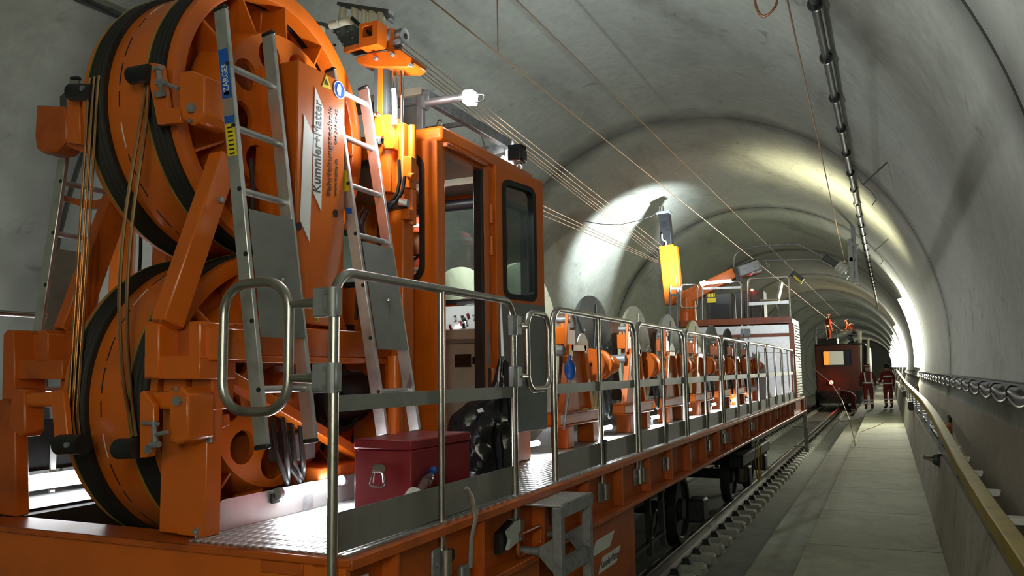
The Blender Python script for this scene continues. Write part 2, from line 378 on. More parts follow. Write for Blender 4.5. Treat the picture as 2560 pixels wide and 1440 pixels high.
# kerb wall of the cable trough, plinth on the lining
struct('kerb_wall', MB().prism([(0.345, -22, -1.72), (0.45, -22, -0.94), (0.455, -22, -0.93), (0.535, -22, -0.93), (0.535, -22, -1.72)], (0, 182, 0)), 'kerb', label='low concrete wall between walkway and cable trough')
struct('trough_floor', B(0.53, 0.80, -22, 160, -1.72, -1.25), 'plinth')
def dado(z0, z1, r=TR-0.012):
    a, b = math.asin((z0-TCZ)/TR), math.asin((z1-TCZ)/TR); vs = []; fs = []; n = 8
    for k in range(n+1):
        t = a+(b-a)*k/n
        for rr in (r, TR+0.02):
            for y in (-22, 160): vs.append((TCX+rr*math.cos(t), y, TCZ+rr*math.sin(t)))
    for k in range(n):
        i = k*4; fs += [(i, i+1, i+5, i+4), (i+2, i+6, i+7, i+3)]
        fs += [(i, i+4, i+6, i+2), (i+1, i+3, i+7, i+5)]
    fs += [(0, 2, 3, 1), (n*4, n*4+1, n*4+3, n*4+2)]
    return MB().add(vs, fs)
struct('baseboard_right', dado(-1.4, -0.47), 'plinth', label='brown lower band of the right tunnel wall')
# ================================================================== track
RAILX = -2.455
track = thing('railway_track', 'railway track of two steel rails on concrete blocks set in the slab', 'track', (-3.2, 0, -2.45))
def rail_prof(x, y):
    pr = [(-.075,-2.322),(.075,-2.322),(.075,-2.310),(.012,-2.292),(.009,-2.20),(.036,-2.188),(.036,-2.156),(.028,-2.15),(-.028,-2.15),(-.036,-2.156),(-.036,-2.188),(-.009,-2.20),(-.012,-2.292),(-.075,-2.310)]
    return [(x+a, y, z) for a, z in pr]
for x in (RAILX, RAILX-1.507):
    ra = part(track, 'rail', MB().prism(rail_prof(x, -5), (0, 150, 0)), 'iron')
    part(ra, 'running_surface', B(x-0.024, x+0.024, -5, 145, -2.1505, -2.148), 'railhead')
def block_mesh(x):
    m = MB(); x0, x1 = x-0.30, x+0.335; w = 0.135
    lo = [(x0, -w), (x1-.03, -w), (x1, -w+.05), (x1, w-.05), (x1-.03, w), (x0, w)]
    vs = [(a, b, -2.47) for a, b in lo]+[(a, b, -2.375) for a, b in lo]+[(x+(a-x)*0.93, b*0.84, -2.345) for a, b in lo]; n = 6
    fs = [tuple(range(n))[::-1], tuple(range(2*n, 3*n))]+[(j*n+i, j*n+(i+1) % n, (j+1)*n+(i+1) % n, (j+1)*n+i) for j in (0, 1) for i in range(n)]
    return m.add(vs, fs)
def block(x, y, src=None):
    if src is None:
        b = part(track, 'sleeper_block', block_mesh(x), 'block'); off = origin_of(track)
        for sx in (-1, 1):
            c = part(b, 'rail_clip', MB().add([(x+sx*.07, -.07, -2.345), (x+sx*.17, -.07, -2.345), (x+sx*.17, .07, -2.345), (x+sx*.07, .07, -2.345), (x+sx*.06, -.05, -2.285), (x+sx*.14, -.05, -2.275), (x+sx*.14, .05, -2.275), (x+sx*.06, .05, -2.285)],
                [(3,2,1,0),(4,5,6,7),(0,1,5,4),(1,2,6,5),(2,3,7,6),(3,0,4,7)]), 'dirty')
        b.location.y = y; return b
    c = src.copy(); COL.objects.link(c); c.location.y = y
    for ch in list(src.children):
        k = ch.copy(); COL.objects.link(k); k.parent = c
    return c
src = None
for i in range(88):
    b = block(RAILX, 3.02+0.586*i, src); src = src or b
src = None
for i in range(60):
    b = block(RAILX-1.507, 19.43+0.586*i, src); src = src or b
# ================================================================== right side: handrail, tray, cables
hr_px = [(2690, 1590), (2560, 1400), (2480, 1285), (2408, 1172), (2362, 1088), (2338, 1045), (2312, 1008), (2286, 981), (2264, 958), (2250, 938), (2241, 926)]
hp = [at(x, y, X=0.49) for x, y in hr_px]; hp = [Vector((0.49, hp[0].y-6, hp[0].z))]+hp
hand = thing('handrail', 'yellow handrail beam running along the low wall beside the walkway', 'handrail', (0.49, 4, -0.93))
def rect_sweep(P, w, h):
    vs = []; fs = []
    for p in P:
        for a, b in ((-w, -h), (w, -h), (w, h), (-w, h)): vs.append((p.x+a, p.y, p.z+b))
    n = len(P)
    for i in range(n-1):
        for k in range(4): fs.append((i*4+k, i*4+(k+1) % 4, i*4+4+(k+1) % 4, i*4+4+k))
    return MB().add(vs, fs+[(3, 2, 1, 0), (n*4-4, n*4-3, n*4-2, n*4-1)])
part(hand, 'rail_beam', rect_sweep(hp, 0.042, 0.05), 'railyellow', bevel=0.006)
def hz(y):
    for a, b in zip(hp, hp[1:]):
        if a.y <= y <= b.y: return a.z+(b.z-a.z)*(y-a.y)/(b.y-a.y)
    return hp[-1].z
for i in range(12):
    y = 2.5+i*2.6; z = hz(y)
    part(hand, 'rail_post', B(0.475, 0.505, y-0.02, y+0.02, -0.94, max(-0.90, z-0.03)), 'galv')
tray = thing('cable_tray', 'grey ladder shaped cable tray in the trough behind the yellow handrail', 'cable tray', (0.70, 4, -0.98))
for x in (0.58, 0.755): part(tray, 'side_rail', B(x-0.012, x+0.012, -3, 60, -1.03, -0.95), 'lightgrey')
rg = None
for i in range(36):
    y = 3.42+i*1.19
    if rg is None: rg = part(tray, 'rung', B(0.56, 0.78, y-0.045, y+0.045, -0.955, -0.915), 'white'); y0 = y
    else: o = rg.copy(); COL.objects.link(o); o.location.y = y-y0
for i in range(14):
    y = 3.0+i*2.5
    part(tray, 'tray_bracket', B(0.56, 0.765, y-0.03, y+0.03, -1.26, -1.03), 'galv')
# cables along the right wall
wc = thing('wall_cables', 'bundle of grey cables sagging between hooks on the right tunnel wall', 'cable', (0.85, 7, -0.3))
wx = wall_x(-0.2)
for j, (dz, r, sag) in enumerate(((0.0, 0.019, 0.03), (-0.035, 0.014, 0.055))):
    P = []
    for k in range(0, 241):
        y = 3+k*0.2; ph = ((y-3) % 1.0); s = 4*ph*(1-ph)*sag; P.append((wx-0.06-0.015*j, y, -0.20+dz-s))
    part(wc, 'cable', TUBE(P, r, 8), 'cable')
hk = None
for k in range(48):
    y = 3+k*1.0
    if hk is None: hk = part(wc, 'cable_hook', TUBE([(wx+0.02, y, -0.15), (wx-0.06, y, -0.155), (wx-0.088, y, -0.18), (wx-0.088, y, -0.245), (wx-0.06, y, -0.26)], 0.008, 6), 'black'); hk0 = y
    else: o = hk.copy(); COL.objects.link(o); o.location.y = y-hk0
single('cable_shelf', B(wx-0.05, wx+0.03, 3, 30, -0.15, -0.135), 'dirty', 'thin dark shelf strip above the cables on the right wall', 'shelf')
# orange plug couplings with black cable loop standing in the trough
for (px, py, s, lab) in ((2370, 1075, 1.0, 'orange plug coupling with black cable loop, nearest in the cable trough'), (2291, 980, 0.9, 'small orange plug coupling with black cable loop, farther along the cable trough')):
    q = at(px, py, X=0.60); t = thing('plug_coupling', lab, 'plug', (q.x, q.y, q.z-0.06), group=None)
    part(t, 'plug_body', CYL((q.x-.02, q.y-.10, q.z-0.03), (q.x+.02, q.y+.09, q.z+.05), 0.042*s, 0.036*s, 14), 'orange')
    part(t, 'plug_collar', CYL((q.x-.012, q.y-.05, q.z-.012), (q.x-.004, q.y-.02, q.z+.004), 0.05*s, n=14), 'orange2')
    part(t, 'cable_loop', TUBE(fillet([(q.x+.02, q.y+.08, q.z+.045), (q.x+.03, q.y+.30, q.z+.15), (q.x+.06, q.y+.42, q.z+.12), (q.x+.05, q.y+.40, q.z-.14)], 0.07), 0.014, 8), 'hose')
# small bulkhead device on the kerb wall
q = at(2340, 1150, X=0.41)
t = thing('wall_lamp_unit', 'small dark lamp unit with clear glass cap on the low walkway wall', 'lamp', (q.x, q.y, q.z-0.08))
part(t, 'lamp_body', MB().sphere((q.x+.01, q.y+.02, q.z), 0.06, sc=(0.9, 1.1, 1.0)), 'darkgrey')
part(t, 'mount_plate', B(q.x+.02, q.x+.06, q.y-.05, q.y+.09, q.z-.07, q.z+.07), 'dirty')
part(t, 'glass_cap', CYL((q.x-.03, q.y-.01, q.z+.01), (q.x-.11, q.y-.03, q.z+.03), 0.034, 0.022, 14), 'chrome')
for i, (px, py) in enumerate(((2278, 1015), (2262, 985))):
    q = at(px, py, X=0.42)
    t = thing('wall_socket', ('small black socket box on the low wall behind the workers' if i else 'small black socket box on the low wall beside the workers'), 'socket', (q.x, q.y, q.z-.08))
    part(t, 'box', B(q.x-.05, q.x+.04, q.y-.12, q.y+.12, q.z-.09, q.z+.09), 'dirty', bevel=0.01)
    part(t, 'lid', B(q.x-.065, q.x-.045, q.y-.10, q.y+.10, q.z-.06, q.z+.07), 'darkgrey', bevel=0.006)
# ================================================================== wall lamps (vertical fluorescent fittings on the right wall)
WALL_LAMPS = (-1.5, 27.0, 45.0, 58.0, 72.0, 90.0, 112.0, 140.0, -9.0)  # first and last stand unseen behind the viewer, added to light the foreground
LAMP_W = (36, 260, 160, 120, 90, 90, 200, 400, 120)
words_ = ('added out of view just behind the viewer as fill light', 'tallest and nearest in the row on the right wall', 'second nearest in the row on the right wall', 'third in the row on the right wall', 'fourth in the row on the right wall', 'fifth in the row on the right wall', 'sixth in the row on the right wall', 'far along the row on the right wall', 'added out of view farther behind the viewer as fill light')
for k, y in enumerate(WALL_LAMPS):
    z0, z1 = -0.02, 2.05
    t = thing('wall_tube_lamp', 'tall glowing tube lamp fixed upright, '+words_[k], 'lamp', (wall_x(z0)-0.05, y, z0), 'tube lamps on the tunnel wall')
    P = []; Q = []
    for j in range(9):
        z = z0+(z1-z0)*j/8; P.append((wall_x(z)-0.09, y, z)); Q.append((wall_x(z)-0.03, y, z))
    part(t, 'glow_tube', TUBE(P, 0.075, 12), 'tubeglow'); part(t, 'back_channel', TUBE(Q, 0.035, 8), 'lightgrey')
    zc = (z0+z1)/2
    if 0 < k < 6: light('AREA', 'tube_light', (wall_x(zc)-0.50, y-0.2, zc), LAMP_W[k], (1.0, 1.0, 0.82), 0.2, 2.0, aim=(wall_x(zc)+0.35, y-4.0, zc-0.1), parent=t)
    else: light('POINT', 'tube_light', (wall_x(zc)-0.42, y-0.3, zc), LAMP_W[k], (1.0, 1.0, 0.80), 0.16, parent=t)
# ================================================================== flat wagon
DZ, DX, WY0, WY1 = -0.65, -1.79, 2.43, 19.9
WL = -4.62
wagon = thing('flat_wagon', 'long orange flat wagon with tear plate deck carrying the cable machine and reels', 'wagon', (-3.2, 10, -2.15))
part(wagon, 'walkway_deck', B(-2.585, DX-0.02, WY0+0.03, WY1, DZ-0.035, DZ), 'tread', label='bright tear plate walkway')
part(wagon, 'main_deck', B(-3.9, -2.585, 4.12, WY1, DZ-0.035, DZ-0.001), 'tread')
part(wagon, 'far_deck', B(WL+0.02, -3.9, 4.12, WY1, DZ-0.035, DZ-0.002), 'tread')
part(wagon, 'pit_cover', B(WL+0.02, -3.97, WY0+0.03, 4.12, DZ-0.035, DZ-0.002), 'rubber')
# side beam (channel): flange, web, flange and stiffeners
part(wagon, 'top_flange', B(DX-0.10, DX+0.025, WY0, WY1, DZ-0.045, DZ-0.006), 'orange2', bevel=0.004)
part(wagon, 'side_web', B(DX-0.075, DX-0.06, WY0+0.02, WY1, -0.965, DZ-0.045), 'orange2')
part(wagon, 'bottom_flange', B(DX-0.10, DX+0.045, WY0+0.02, WY1, -0.995, -0.965), 'orange2', bevel=0.004)
part(wagon, 'far_side_beam', B(WL, WL+0.1, WY0, WY1, -0.99, DZ-0.02), 'orange2')
st = None
for y in [2.75+0.74*i for i in range(21)]:
    if st is None: st = part(wagon, 'stiffener', B(DX-0.06, DX+0.012, y-0.008, y+0.008, -0.965, DZ-0.045), 'orange2'); st0 = y
    else: o = st.copy(); COL.objects.link(o); o.location.y = y-st0
# front beam
part(wagon, 'front_flange', MB().prism([(WL, WY0-0.01, DZ-0.012), (-2.585, WY0-0.01, DZ-0.012), (DX+0.02, WY0-0.01, DZ-0.006), (DX+0.02, WY0+0.06, DZ-0.006), (-2.6, WY0+0.20, DZ-0.012), (WL, WY0+0.20, DZ-0.012)], (0, 0, -0.026)), 'orange2', bevel=0.004)
part(wagon, 'front_web', B(WL, DX-0.005, WY0+0.012, WY0+0.03, -1.25, DZ-0.038), 'orange')
part(wagon, 'front_corner_plate', B(DX-0.155, DX-0.004, WY0, WY0+0.014, -0.98, DZ-0.04), 'orange', bevel=0.003)
part(wagon, 'front_filler_plate', B(DX-0.40, DX-0.20, WY0+0.004, WY0+0.014, -0.735, DZ-0.04), 'orange2', bevel=0.003)
for x in (DX-0.115, DX-0.035): part(wagon, 'front_bolt', CYL((x, WY0+0.004, -0.735), (x, WY0-0.008, -0.735), 0.011, n=8), 'galv')
lp = part(wagon, 'maker_plate', B(DX-0.058, DX-0.044, WY0+0.07, WY0+0.20, -0.80, -0.755), 'white')
text_part(lp, 'lettering', 'Kummler', 'print', (DX-0.043, WY0+0.085, -0.79), (0, 1, 0), (0, 0, 1), 0.03, fit=(0.11, 0.022))
# opening beams in the front bay
part(wagon, 'bay_cross_beam', B(-3.9, -2.6, 4.02, 4.12, -0.95, DZ-0.01), 'orange2')
part(wagon, 'bay_side_beam', B(-3.96, -3.86, 2.6, 4.1, -0.90, DZ-0.012), 'dirty')
part(wagon, 'bay_side_beam', B(-2.62, -2.56, 2.6, 4.1, -0.90, DZ-0.04), 'dirty')
part(wagon, 'bay_bottom', B(-3.9, -2.6, 2.5, 4.1, -1.28, -1.24), 'dirty')
part(wagon, 'bay_end_wall', B(-3.86, -2.62, 4.0, 4.02, -1.24, DZ-0.04), 'dirty')
part(wagon, 'centre_sill', B(-3.9, -2.5, 4.2, 18.3, -1.05, -0.70), 'dirty')
# kick plate along the inner edge of the walkway, corner chamfered
part(wagon, 'inner_kick_plate', MB().prism([(-2.588, 2.50, DZ), (-2.588, 4.15, DZ), (-2.588, 4.15, DZ+0.13), (-2.588, 2.66, DZ+0.13), (-2.588, 2.56, DZ+0.10), (-2.588, 2.50, DZ+0.02)], (-0.006, 0, 0)), 'checker', label='short aluminium kick plate')
part(wagon, 'cover_latch', B(-2.585, -2.572, 2.93, 2.985, DZ+0.07, DZ+0.115), 'dirty', bevel=0.004)
# holes and fittings on the web
part(wagon, 'web_hole', CYL((DX-0.0585, 3.30, -0.825), (DX-0.064, 3.30, -0.825), 0.032, n=18), 'black')
def web_bracket(y, w=0.11, hz_=0.13, zc=-0.83):
    """galvanised clamp in which a railing post stands"""
    b = part(wagon, 'post_clamp', B(DX-0.058, DX-0.05+0.006, y-w/2-0.03, y+w/2-0.02, zc-hz_/2, zc+hz_/2), 'galv', bevel=0.004)
    part(b, 'clamp_shell', MB().lathe([(-hz_/2+0.01, 0.026), (hz_/2-0.01, 0.026), (hz_/2-0.01, 0.0205), (-hz_/2+0.01, 0.0205)], (-1.838+0.02, y, zc), (0, 0, 1), 14, closed=True), 'steel')
    part(b, 'clamp_bolt', CYL((DX-0.044, y-0.055, zc), (DX-0.03, y-0.055, zc), 0.011, n=8), 'galv')
# hook plate and pull handle
part(wagon, 'hook_plate', MB().prism([(DX-0.04, 3.70, -0.80), (DX-0.04, 3.86, -0.76), (DX-0.04, 3.86, -0.88), (DX-0.04, 3.70, -0.90)], (0.03, 0, 0)), 'black')
part(wagon, 'hook', MB().prism([(DX, 3.745, -0.795), (DX, 3.87, -0.765), (DX, 3.87, -0.865), (DX, 3.745, -0.885), (DX, 3.775, -0.84)], (0.02, 0, 0)), 'lightgrey')
part(wagon, 'pull_loop', TUBE(fillet([(DX+.0, 3.90, -.975+.13), (DX+.0, 4.20, -.975+.13), (DX+.0, 4.20, -.975+.02), (DX+.0, 3.90, -.975+.02)], 0.03, closed=True), 0.009, 8, closed=True), 'orange2')
part(wagon, 'safety_lever', TUBE([(DX+0.02, 3.30, -.52), (DX+0.03, 3.33, -.56), (DX+.035, 3.36, -.66), (DX+.02, 3.345, -.75), (DX+.015, 3.34, -.88)], 0.011, 8), 'alu')
part(wagon, 'latch_box', B(DX-0.03, DX+0.0, 3.30, 3.38, -0.97, -0.87), 'galv', bevel=0.01)
# equipment box below the frame with the white sign
eb = part(wagon, 'equipment_box', B(-2.5, -1.80, 4.95, 6.05, -1.55, -1.0), 'orange2', bevel=0.01)
pn = part(wagon, 'equipment_box', B(-2.5, -1.86, 3.35, 4.35, -1.32, -1.05), 'orange', bevel=0.01)
def arrow_sign(parent, O, ux, uy, L, H, txt=True):
    """the double white arrow mark with the firm's name in the lower one"""
    ux = Vector(ux); uy = Vector(uy); O = Vector(O); n = ux.cross(uy).normalized()
    a = [(0, .60), (.62, .60), (.80, 1.0), (.16, 1.0)]; b = [(.20, 0), (.84, 0), (1.0, .42), (.36, .42)]
    for poly in (a, b): part(parent, 'sign_arrow', MB().prism([O+ux*x*L+uy*y*H for x, y in poly], n*0.002), 'white')
    if txt: text_part(parent, 'lettering', 'Kummler+Matter', 'print', O+ux*.30*L+uy*.10*H+n*0.0022, ux, uy, 0.05, fit=(L*.62, H*.22))
arrow_sign(eb, (-1.799, 5.05, -1.33), (0, 1, 0), (0, 0, 1), 0.62, 0.22)
text_part(eb, 'lettering', 'Fahrleitungen', 'print', (-1.798, 5.35, -1.47), (0, 1, 0), (0, 0, 1), 0.04, fit=(0.30, 0.03))
# under the frame
for (y0, y1, z0, x1) in ((6.1, 7.0, -1.5, -2.1), (7.1, 8.6, -1.35, -2.3), (9.6, 11.4, -1.3, -2.3)):
    part(wagon, 'underframe_box', B(-3.4, x1, y0, y1, z0, -1.0), 'dirty', bevel=0.02)
for y in (6.35, 7.05, 7.5): part(wagon, 'hanger_arm', BEAM((-1.98, y, -1.0), (-1.98, y+0.05, -1.62), 0.05, 0.05), 'dirty')
part(wagon, 'brake_rod', BEAM((-1.98, 6.35, -1.52), (-1.98, 7.6, -1.50), 0.04, 0.03), 'dirty')
part(wagon, 'hose_loop', TUBE([(-1.95+0.02*math.sin(a), 7.15+0.09*math.cos(a), -1.36+0.12*math.sin(a)) for a in [k*math.pi/10 for k in range(20)]], 0.012, 6, closed=True), 'hose')
def wheelset(y, name='wheel'):
    for x, s in ((RAILX-0.02, 1), (RAILX-1.487, -1)):
        w = part(wagon, name, MB().lathe([(-0.065*s, 0.02), (-0.065*s, 0.46), (-0.04*s, 0.455), (-0.035*s, 0.425), (0.065*s, 0.42), (0.065*s, 0.35), (0.03*s, 0.33), (0.03*s, 0.14), (0.08*s, 0.12), (0.08*s, 0.02)], (x, y, -1.725), (1, 0, 0), 36, closed=True), 'dirty')
        part(w, 'wheel_rim', MB().lathe([(0.064*s, 0.405), (0.068*s, 0.405), (0.068*s, 0.37), (0.064*s, 0.37)], (x, y, -1.725), (1, 0, 0), 36, closed=True), 'iron')
    part(wagon, 'axle', CYL((RAILX-1.487, y, -1.725), (RAILX-0.02, y, -1.725), 0.08, n=14), 'dirty')
    part(wagon, 'axle_box', B(-2.33, -2.12, y-0.16, y+0.16, -1.86, -1.58), 'dirty', bevel=0.03)
for y in (10.2, 13.8, 15.7): wheelset(y)
part(wagon, 'bogie_frame', B(-2.36, -2.14, 13.2, 16.4, -1.56, -1.36), 'dirty', bevel=0.03)
for y in (13.8, 15.7):
    for dy in (-0.26, 0.26): part(wagon, 'bogie_spring', CYL((-2.22, y+dy, -1.8), (-2.22, y+dy, -1.5), 0.08, n=12), 'iron')
part(wagon, 'bogie_bolster', B(-3.9, -2.2, 14.55, 14.95, -1.5, -1.0), 'dirty')
part(wagon, 'brake_wheel', MB().lathe([(0.01*math.cos(a), 0.30+0.012*math.sin(a)) for a in [k*math.pi/4 for k in range(8)]], (-1.86, 12.9, -1.40), (1, 0, 0), 32, closed=True), 'railyellow', label='thin yellow hand brake ring')
part(wagon, 'brake_spoke', BEAM((-1.86, 12.9, -1.69), (-1.86, 12.9, -1.11), 0.02, 0.02), 'railyellow')
part(wagon, 'end_beam', B(WL, DX, WY1, WY1+0.12, -1.0, DZ), 'orange2')
part(wagon, 'end_step_post', BEAM((-1.80, WY1+0.25, -0.70), (-1.80, WY1+0.25, -1.95), 0.09, 0.05), 'galv')
for z in (-0.9, -1.35, -1.8): part(wagon, 'end_step', B(-2.1, -1.76, WY1+0.2, WY1+0.3, z-0.03, z), 'lightgrey')
# ================================================================== railing panels (stainless tube, flat bars, kick plate)
RX = -1.838; RT = 0.385
def arc_post(pts, r=0.11): return fillet(pts, r, 7)
ord_ = ['nearest railing panel, with the front gate loop hinged to it', 'second railing panel, just past the side steps', 'third railing panel counted from the camera', 'fourth railing panel counted from the camera', 'fifth railing panel counted from the camera', 'sixth railing panel counted from the camera', 'seventh railing panel counted from the camera', 'last railing panel at the far end of the wagon']
spans = [(2.41, 3.98), (4.56, 6.29), (6.38, 8.02), (8.12, 9.98), (10.10, 12.1), (12.22, 14.1), (14.22, 16.3), (16.42, 18.4)]
RAILS = []
for i, (a, b) in enumerate(spans):
    t = thing('railing_panel', 'stainless steel '+ord_[i], 'railing', (RX, a, DZ-0.2), 'railing panels along the wagon edge')
    RAILS.append(t)
    part(t, 'frame_tube', TUBE(arc_post([(RX, a, -0.90), (RX, a, RT), (RX, b, RT), (RX, b, -0.88)]), 0.0195, 12), 'steel')
    c = (a+b)/2 if i else 3.195
    part(t, 'middle_post', CYL((RX, c, -0.90), (RX, c, RT-0.012), 0.0155, n=12), 'steel')
    part(t, 'middle_bar', B(RX-0.004, RX+0.004, a+0.01, b-0.01, -0.135, -0.075), 'greyplate')
    part(t, 'kick_plate', B(RX-0.014, RX-0.008, a-0.015, b+0.015, DZ+0.005, DZ+0.15), 'greyplate')
    for y in (a, c, b):
        if i < 6: web_bracket(y)
        if i and y == c: part(t, 'toggle_clamp', BEAM((RX+0.0, y+0.045, DZ-0.02), (RX+0.01, y+0.05, DZ+0.17), 0.022, 0.035), 'dirty')
def gate_loop(parent, A, Bv, z0, z1, r=0.0195, cr=0.115):
    """closed rounded tube loop in the upright plane through A and Bv (horizontal ends)"""
    pts = [(A[0], A[1], z0), (A[0], A[1], z1), (Bv[0], Bv[1], z1), (Bv[0], Bv[1], z0)]
    return part(parent, 'gate_loop', TUBE(fillet(pts, cr, 8, closed=True), r, 12, closed=True), 'steel')
# front gate (across the walkway end) and side gate (in the opening by the steps)
g0 = at(558, 860, Y=2.40); g1 = at(722, 860, Y=2.40)
gl = gate_loop(RAILS[0], (g0.x, 2.40), (g1.x, 2.40), -0.135, 0.36)
def hinge(parent, z, a, b):
    """hinge block on the post at a reaching to the loop at b"""
    a, b = Vector((*a, z)), Vector((*b, z)); d = (b-a).normalized()
    h = part(parent, 'gate_hinge', BEAM(a-d*0.03, a+d*0.085, 0.035, 0.11), 'galv', bevel=0.006)
    part(h, 'hinge_sleeve', CYL(a-Vector((0, 0, .055)), a+Vector((0, 0, .055)), 0.026, n=14), 'galv')
    part(h, 'hinge_arm', CYL(a+d*0.08, b-d*0.005, 0.021, 0.014, n=12), 'steel')
    for dz in (-0.035, 0.035): part(h, 'hinge_bolt', CYL(a+d*0.03+Vector((0.012, -0.028, dz)), a+d*0.03+Vector((0.012, -0.018, dz)), 0.009, n=8), 'chrome')
for py in (757, 945):
    z = at(790, py, Y=2.40).z; hinge(RAILS[0], z, (RX, 2.405), (g1.x, 2.40))
k0 = at(1318, 880, X=RX); k1 = at(1372, 880, X=RX)
gate_loop(RAILS[0], (RX, k0.y), (RX, k1.y), -0.10, 0.34, 0.017, 0.09)
for py in (815, 942):
    z = at(1300, py, X=RX).z; hinge(RAILS[0], z, (RX, 3.98), (RX, k0.y))
# far side railing seen behind the machine
t = thing('railing_panel', 'stainless steel railing on the far left side of the wagon behind the cable wheels', 'railing', (WL, 3, DZ))
za = at(0, 768, X=-4.66)
part(t, 'frame_tube', TUBE(arc_post([(-4.66, 2.4, DZ-0.2), (-4.66, 2.4, RT), (-4.66, 4.4, RT), (-4.66, 4.4, DZ-0.2)]), 0.0195, 12), 'steel')
part(t, 'kick_plate', B(-4.66, -4.654, 2.4, 4.4, DZ, DZ+0.15), 'greyplate'); part(t, 'middle_post', CYL((-4.66, 3.4, DZ), (-4.66, 3.4, RT), 0.0155), 'steel')
# ================================================================== folding step at the wagon side
s = thing('side_step', 'grey galvanised side step with tear plate tread hanging on the wagon', 'step', (-1.7, 4.2, -1.6))
part(s, 'tread_plate', B(-1.86, -1.575, 3.98, 4.47, DZ-0.055, DZ-0.045), 'checker', bevel=0.002)
part(s, 'tread_lip', B(-1.585, -1.572, 3.98, 4.47, DZ-0.11, DZ-0.05), 'galv')
for k in range(16): part(s, 'lip_tooth', B(-1.586, -1.570, 3.99+k*0.03, 4.005+k*0.03, DZ-0.05, DZ-0.040), 'galv')
for y in (4.0, 4.44): part(s, 'leg', B(-1.625, -1.577, y-0.028, y+0.028, -1.75, DZ-0.056), 'galv', bevel=0.003)
part(s, 'cross_bar', B(-1.62, -1.58, 4.02, 4.42, -1.06, -0.98), 'galv'); part(s, 'cross_bar', B(-1.62, -1.58, 4.02, 4.42, -1.70, -1.66), 'galv')
part(s, 'tread_plate', B(-1.80, -1.58, 3.98, 4.46, -1.66, -1.64), 'checker')
for y in (4.0, 4.44):
    part(s, 'gusset', MB().prism([(-1.62, y, -0.86), (-1.72, y, -0.92), (-1.72, y, -0.96), (-1.62, y, -1.06)], (0, 0.008, 0)), 'galv')
    part(s, 'mount_tube', CYL((-1.84, y, -0.94), (-1.71, y, -0.94), 0.022, n=12), 'galv')
# ================================================================== cable machine with two grooved wheels
def plate_x(parent, name, poly, X, t, mat, bevel=0.004, label=None):
    """plate in the upright lengthways plane X, outline taken from the photograph, thickness t to the left"""
    return part(parent, name, MB().prism([at(x, y, X=X) for x, y in poly], (-t, 0, 0)), mat, bevel, label)
def plate_y(parent, name, poly, Y, t, mat, bevel=0.004, label=None):
    return part(parent, name, MB().prism([at(x, y, Y=Y) for x, y in poly], (0, t, 0)), mat, bevel, label)
def rod_y(parent, name, p, q, Y, r, mat, r1=None, n=16):
    return part(parent, name, CYL(at(*p, Y=Y), at(*q, Y=Y), r, r1, n), mat)
mach = thing('cable_tensioner', 'orange cable tensioning machine with two large grooved wheels one above the other', 'machine', (-3.1, 3.2, DZ))
WR = 0.722
XA, XB, XC, XD, XE = -3.42, -3.302, -3.02, -2.905, -2.862
def holed_disc(x, yc, zc, r0, r1, nh, rh_c, rh, t, ph=0.0, m=20):
    """disc ring r0..r1 in plane x with nh round holes on the circle rh_c"""
    mb = MB()
    for k in range(nh):
        a0 = 2*math.pi*k/nh+ph; da = 2*math.pi/nh
        c = Vector((rh_c*math.cos(a0+da/2), rh_c*math.sin(a0+da/2)))
        bd = []
        for i in range(m//4): bd.append((r0+(r1-r0)*i/(m//4), a0))
        for i in range(m//4): bd.append((r1, a0+da*i/(m//4)))
        for i in range(m//4): bd.append((r1-(r1-r0)*i/(m//4), a0+da))
        for i in range(m//4): bd.append((r0, a0+da-da*i/(m//4)))
        vs = []; n = len(bd)
        for r, a in bd: vs.append(Vector((r*math.cos(a), r*math.sin(a))))
        hs = []
        for v in vs:
            d = (v-c).normalized(); hs.append(c+d*rh)
        P = [(x, yc+v.x, zc+v.y) for v in vs]+[(x, yc+v.x, zc+v.y) for v in hs]+[(x-t, yc+v.x, zc+v.y) for v in hs]
        fs = [(i, (i+1) % n, n+(i+1) % n, n+i) for i in range(n)]+[(n+i, n+(i+1) % n, 2*n+(i+1) % n, 2*n+i) for i in range(n)]
        mb.add(P, fs)
    return mb
def groove_prof(xa, xb, r, n=4):
    pr = []
    N = n*6
    for i in range(N+1): pr.append((xa+(xb-xa)*i/N, r-0.014+0.014*math.cos(2*math.pi*n*i/N)))
    return pr+[(xb, r-0.07), (xa, r-0.07)]
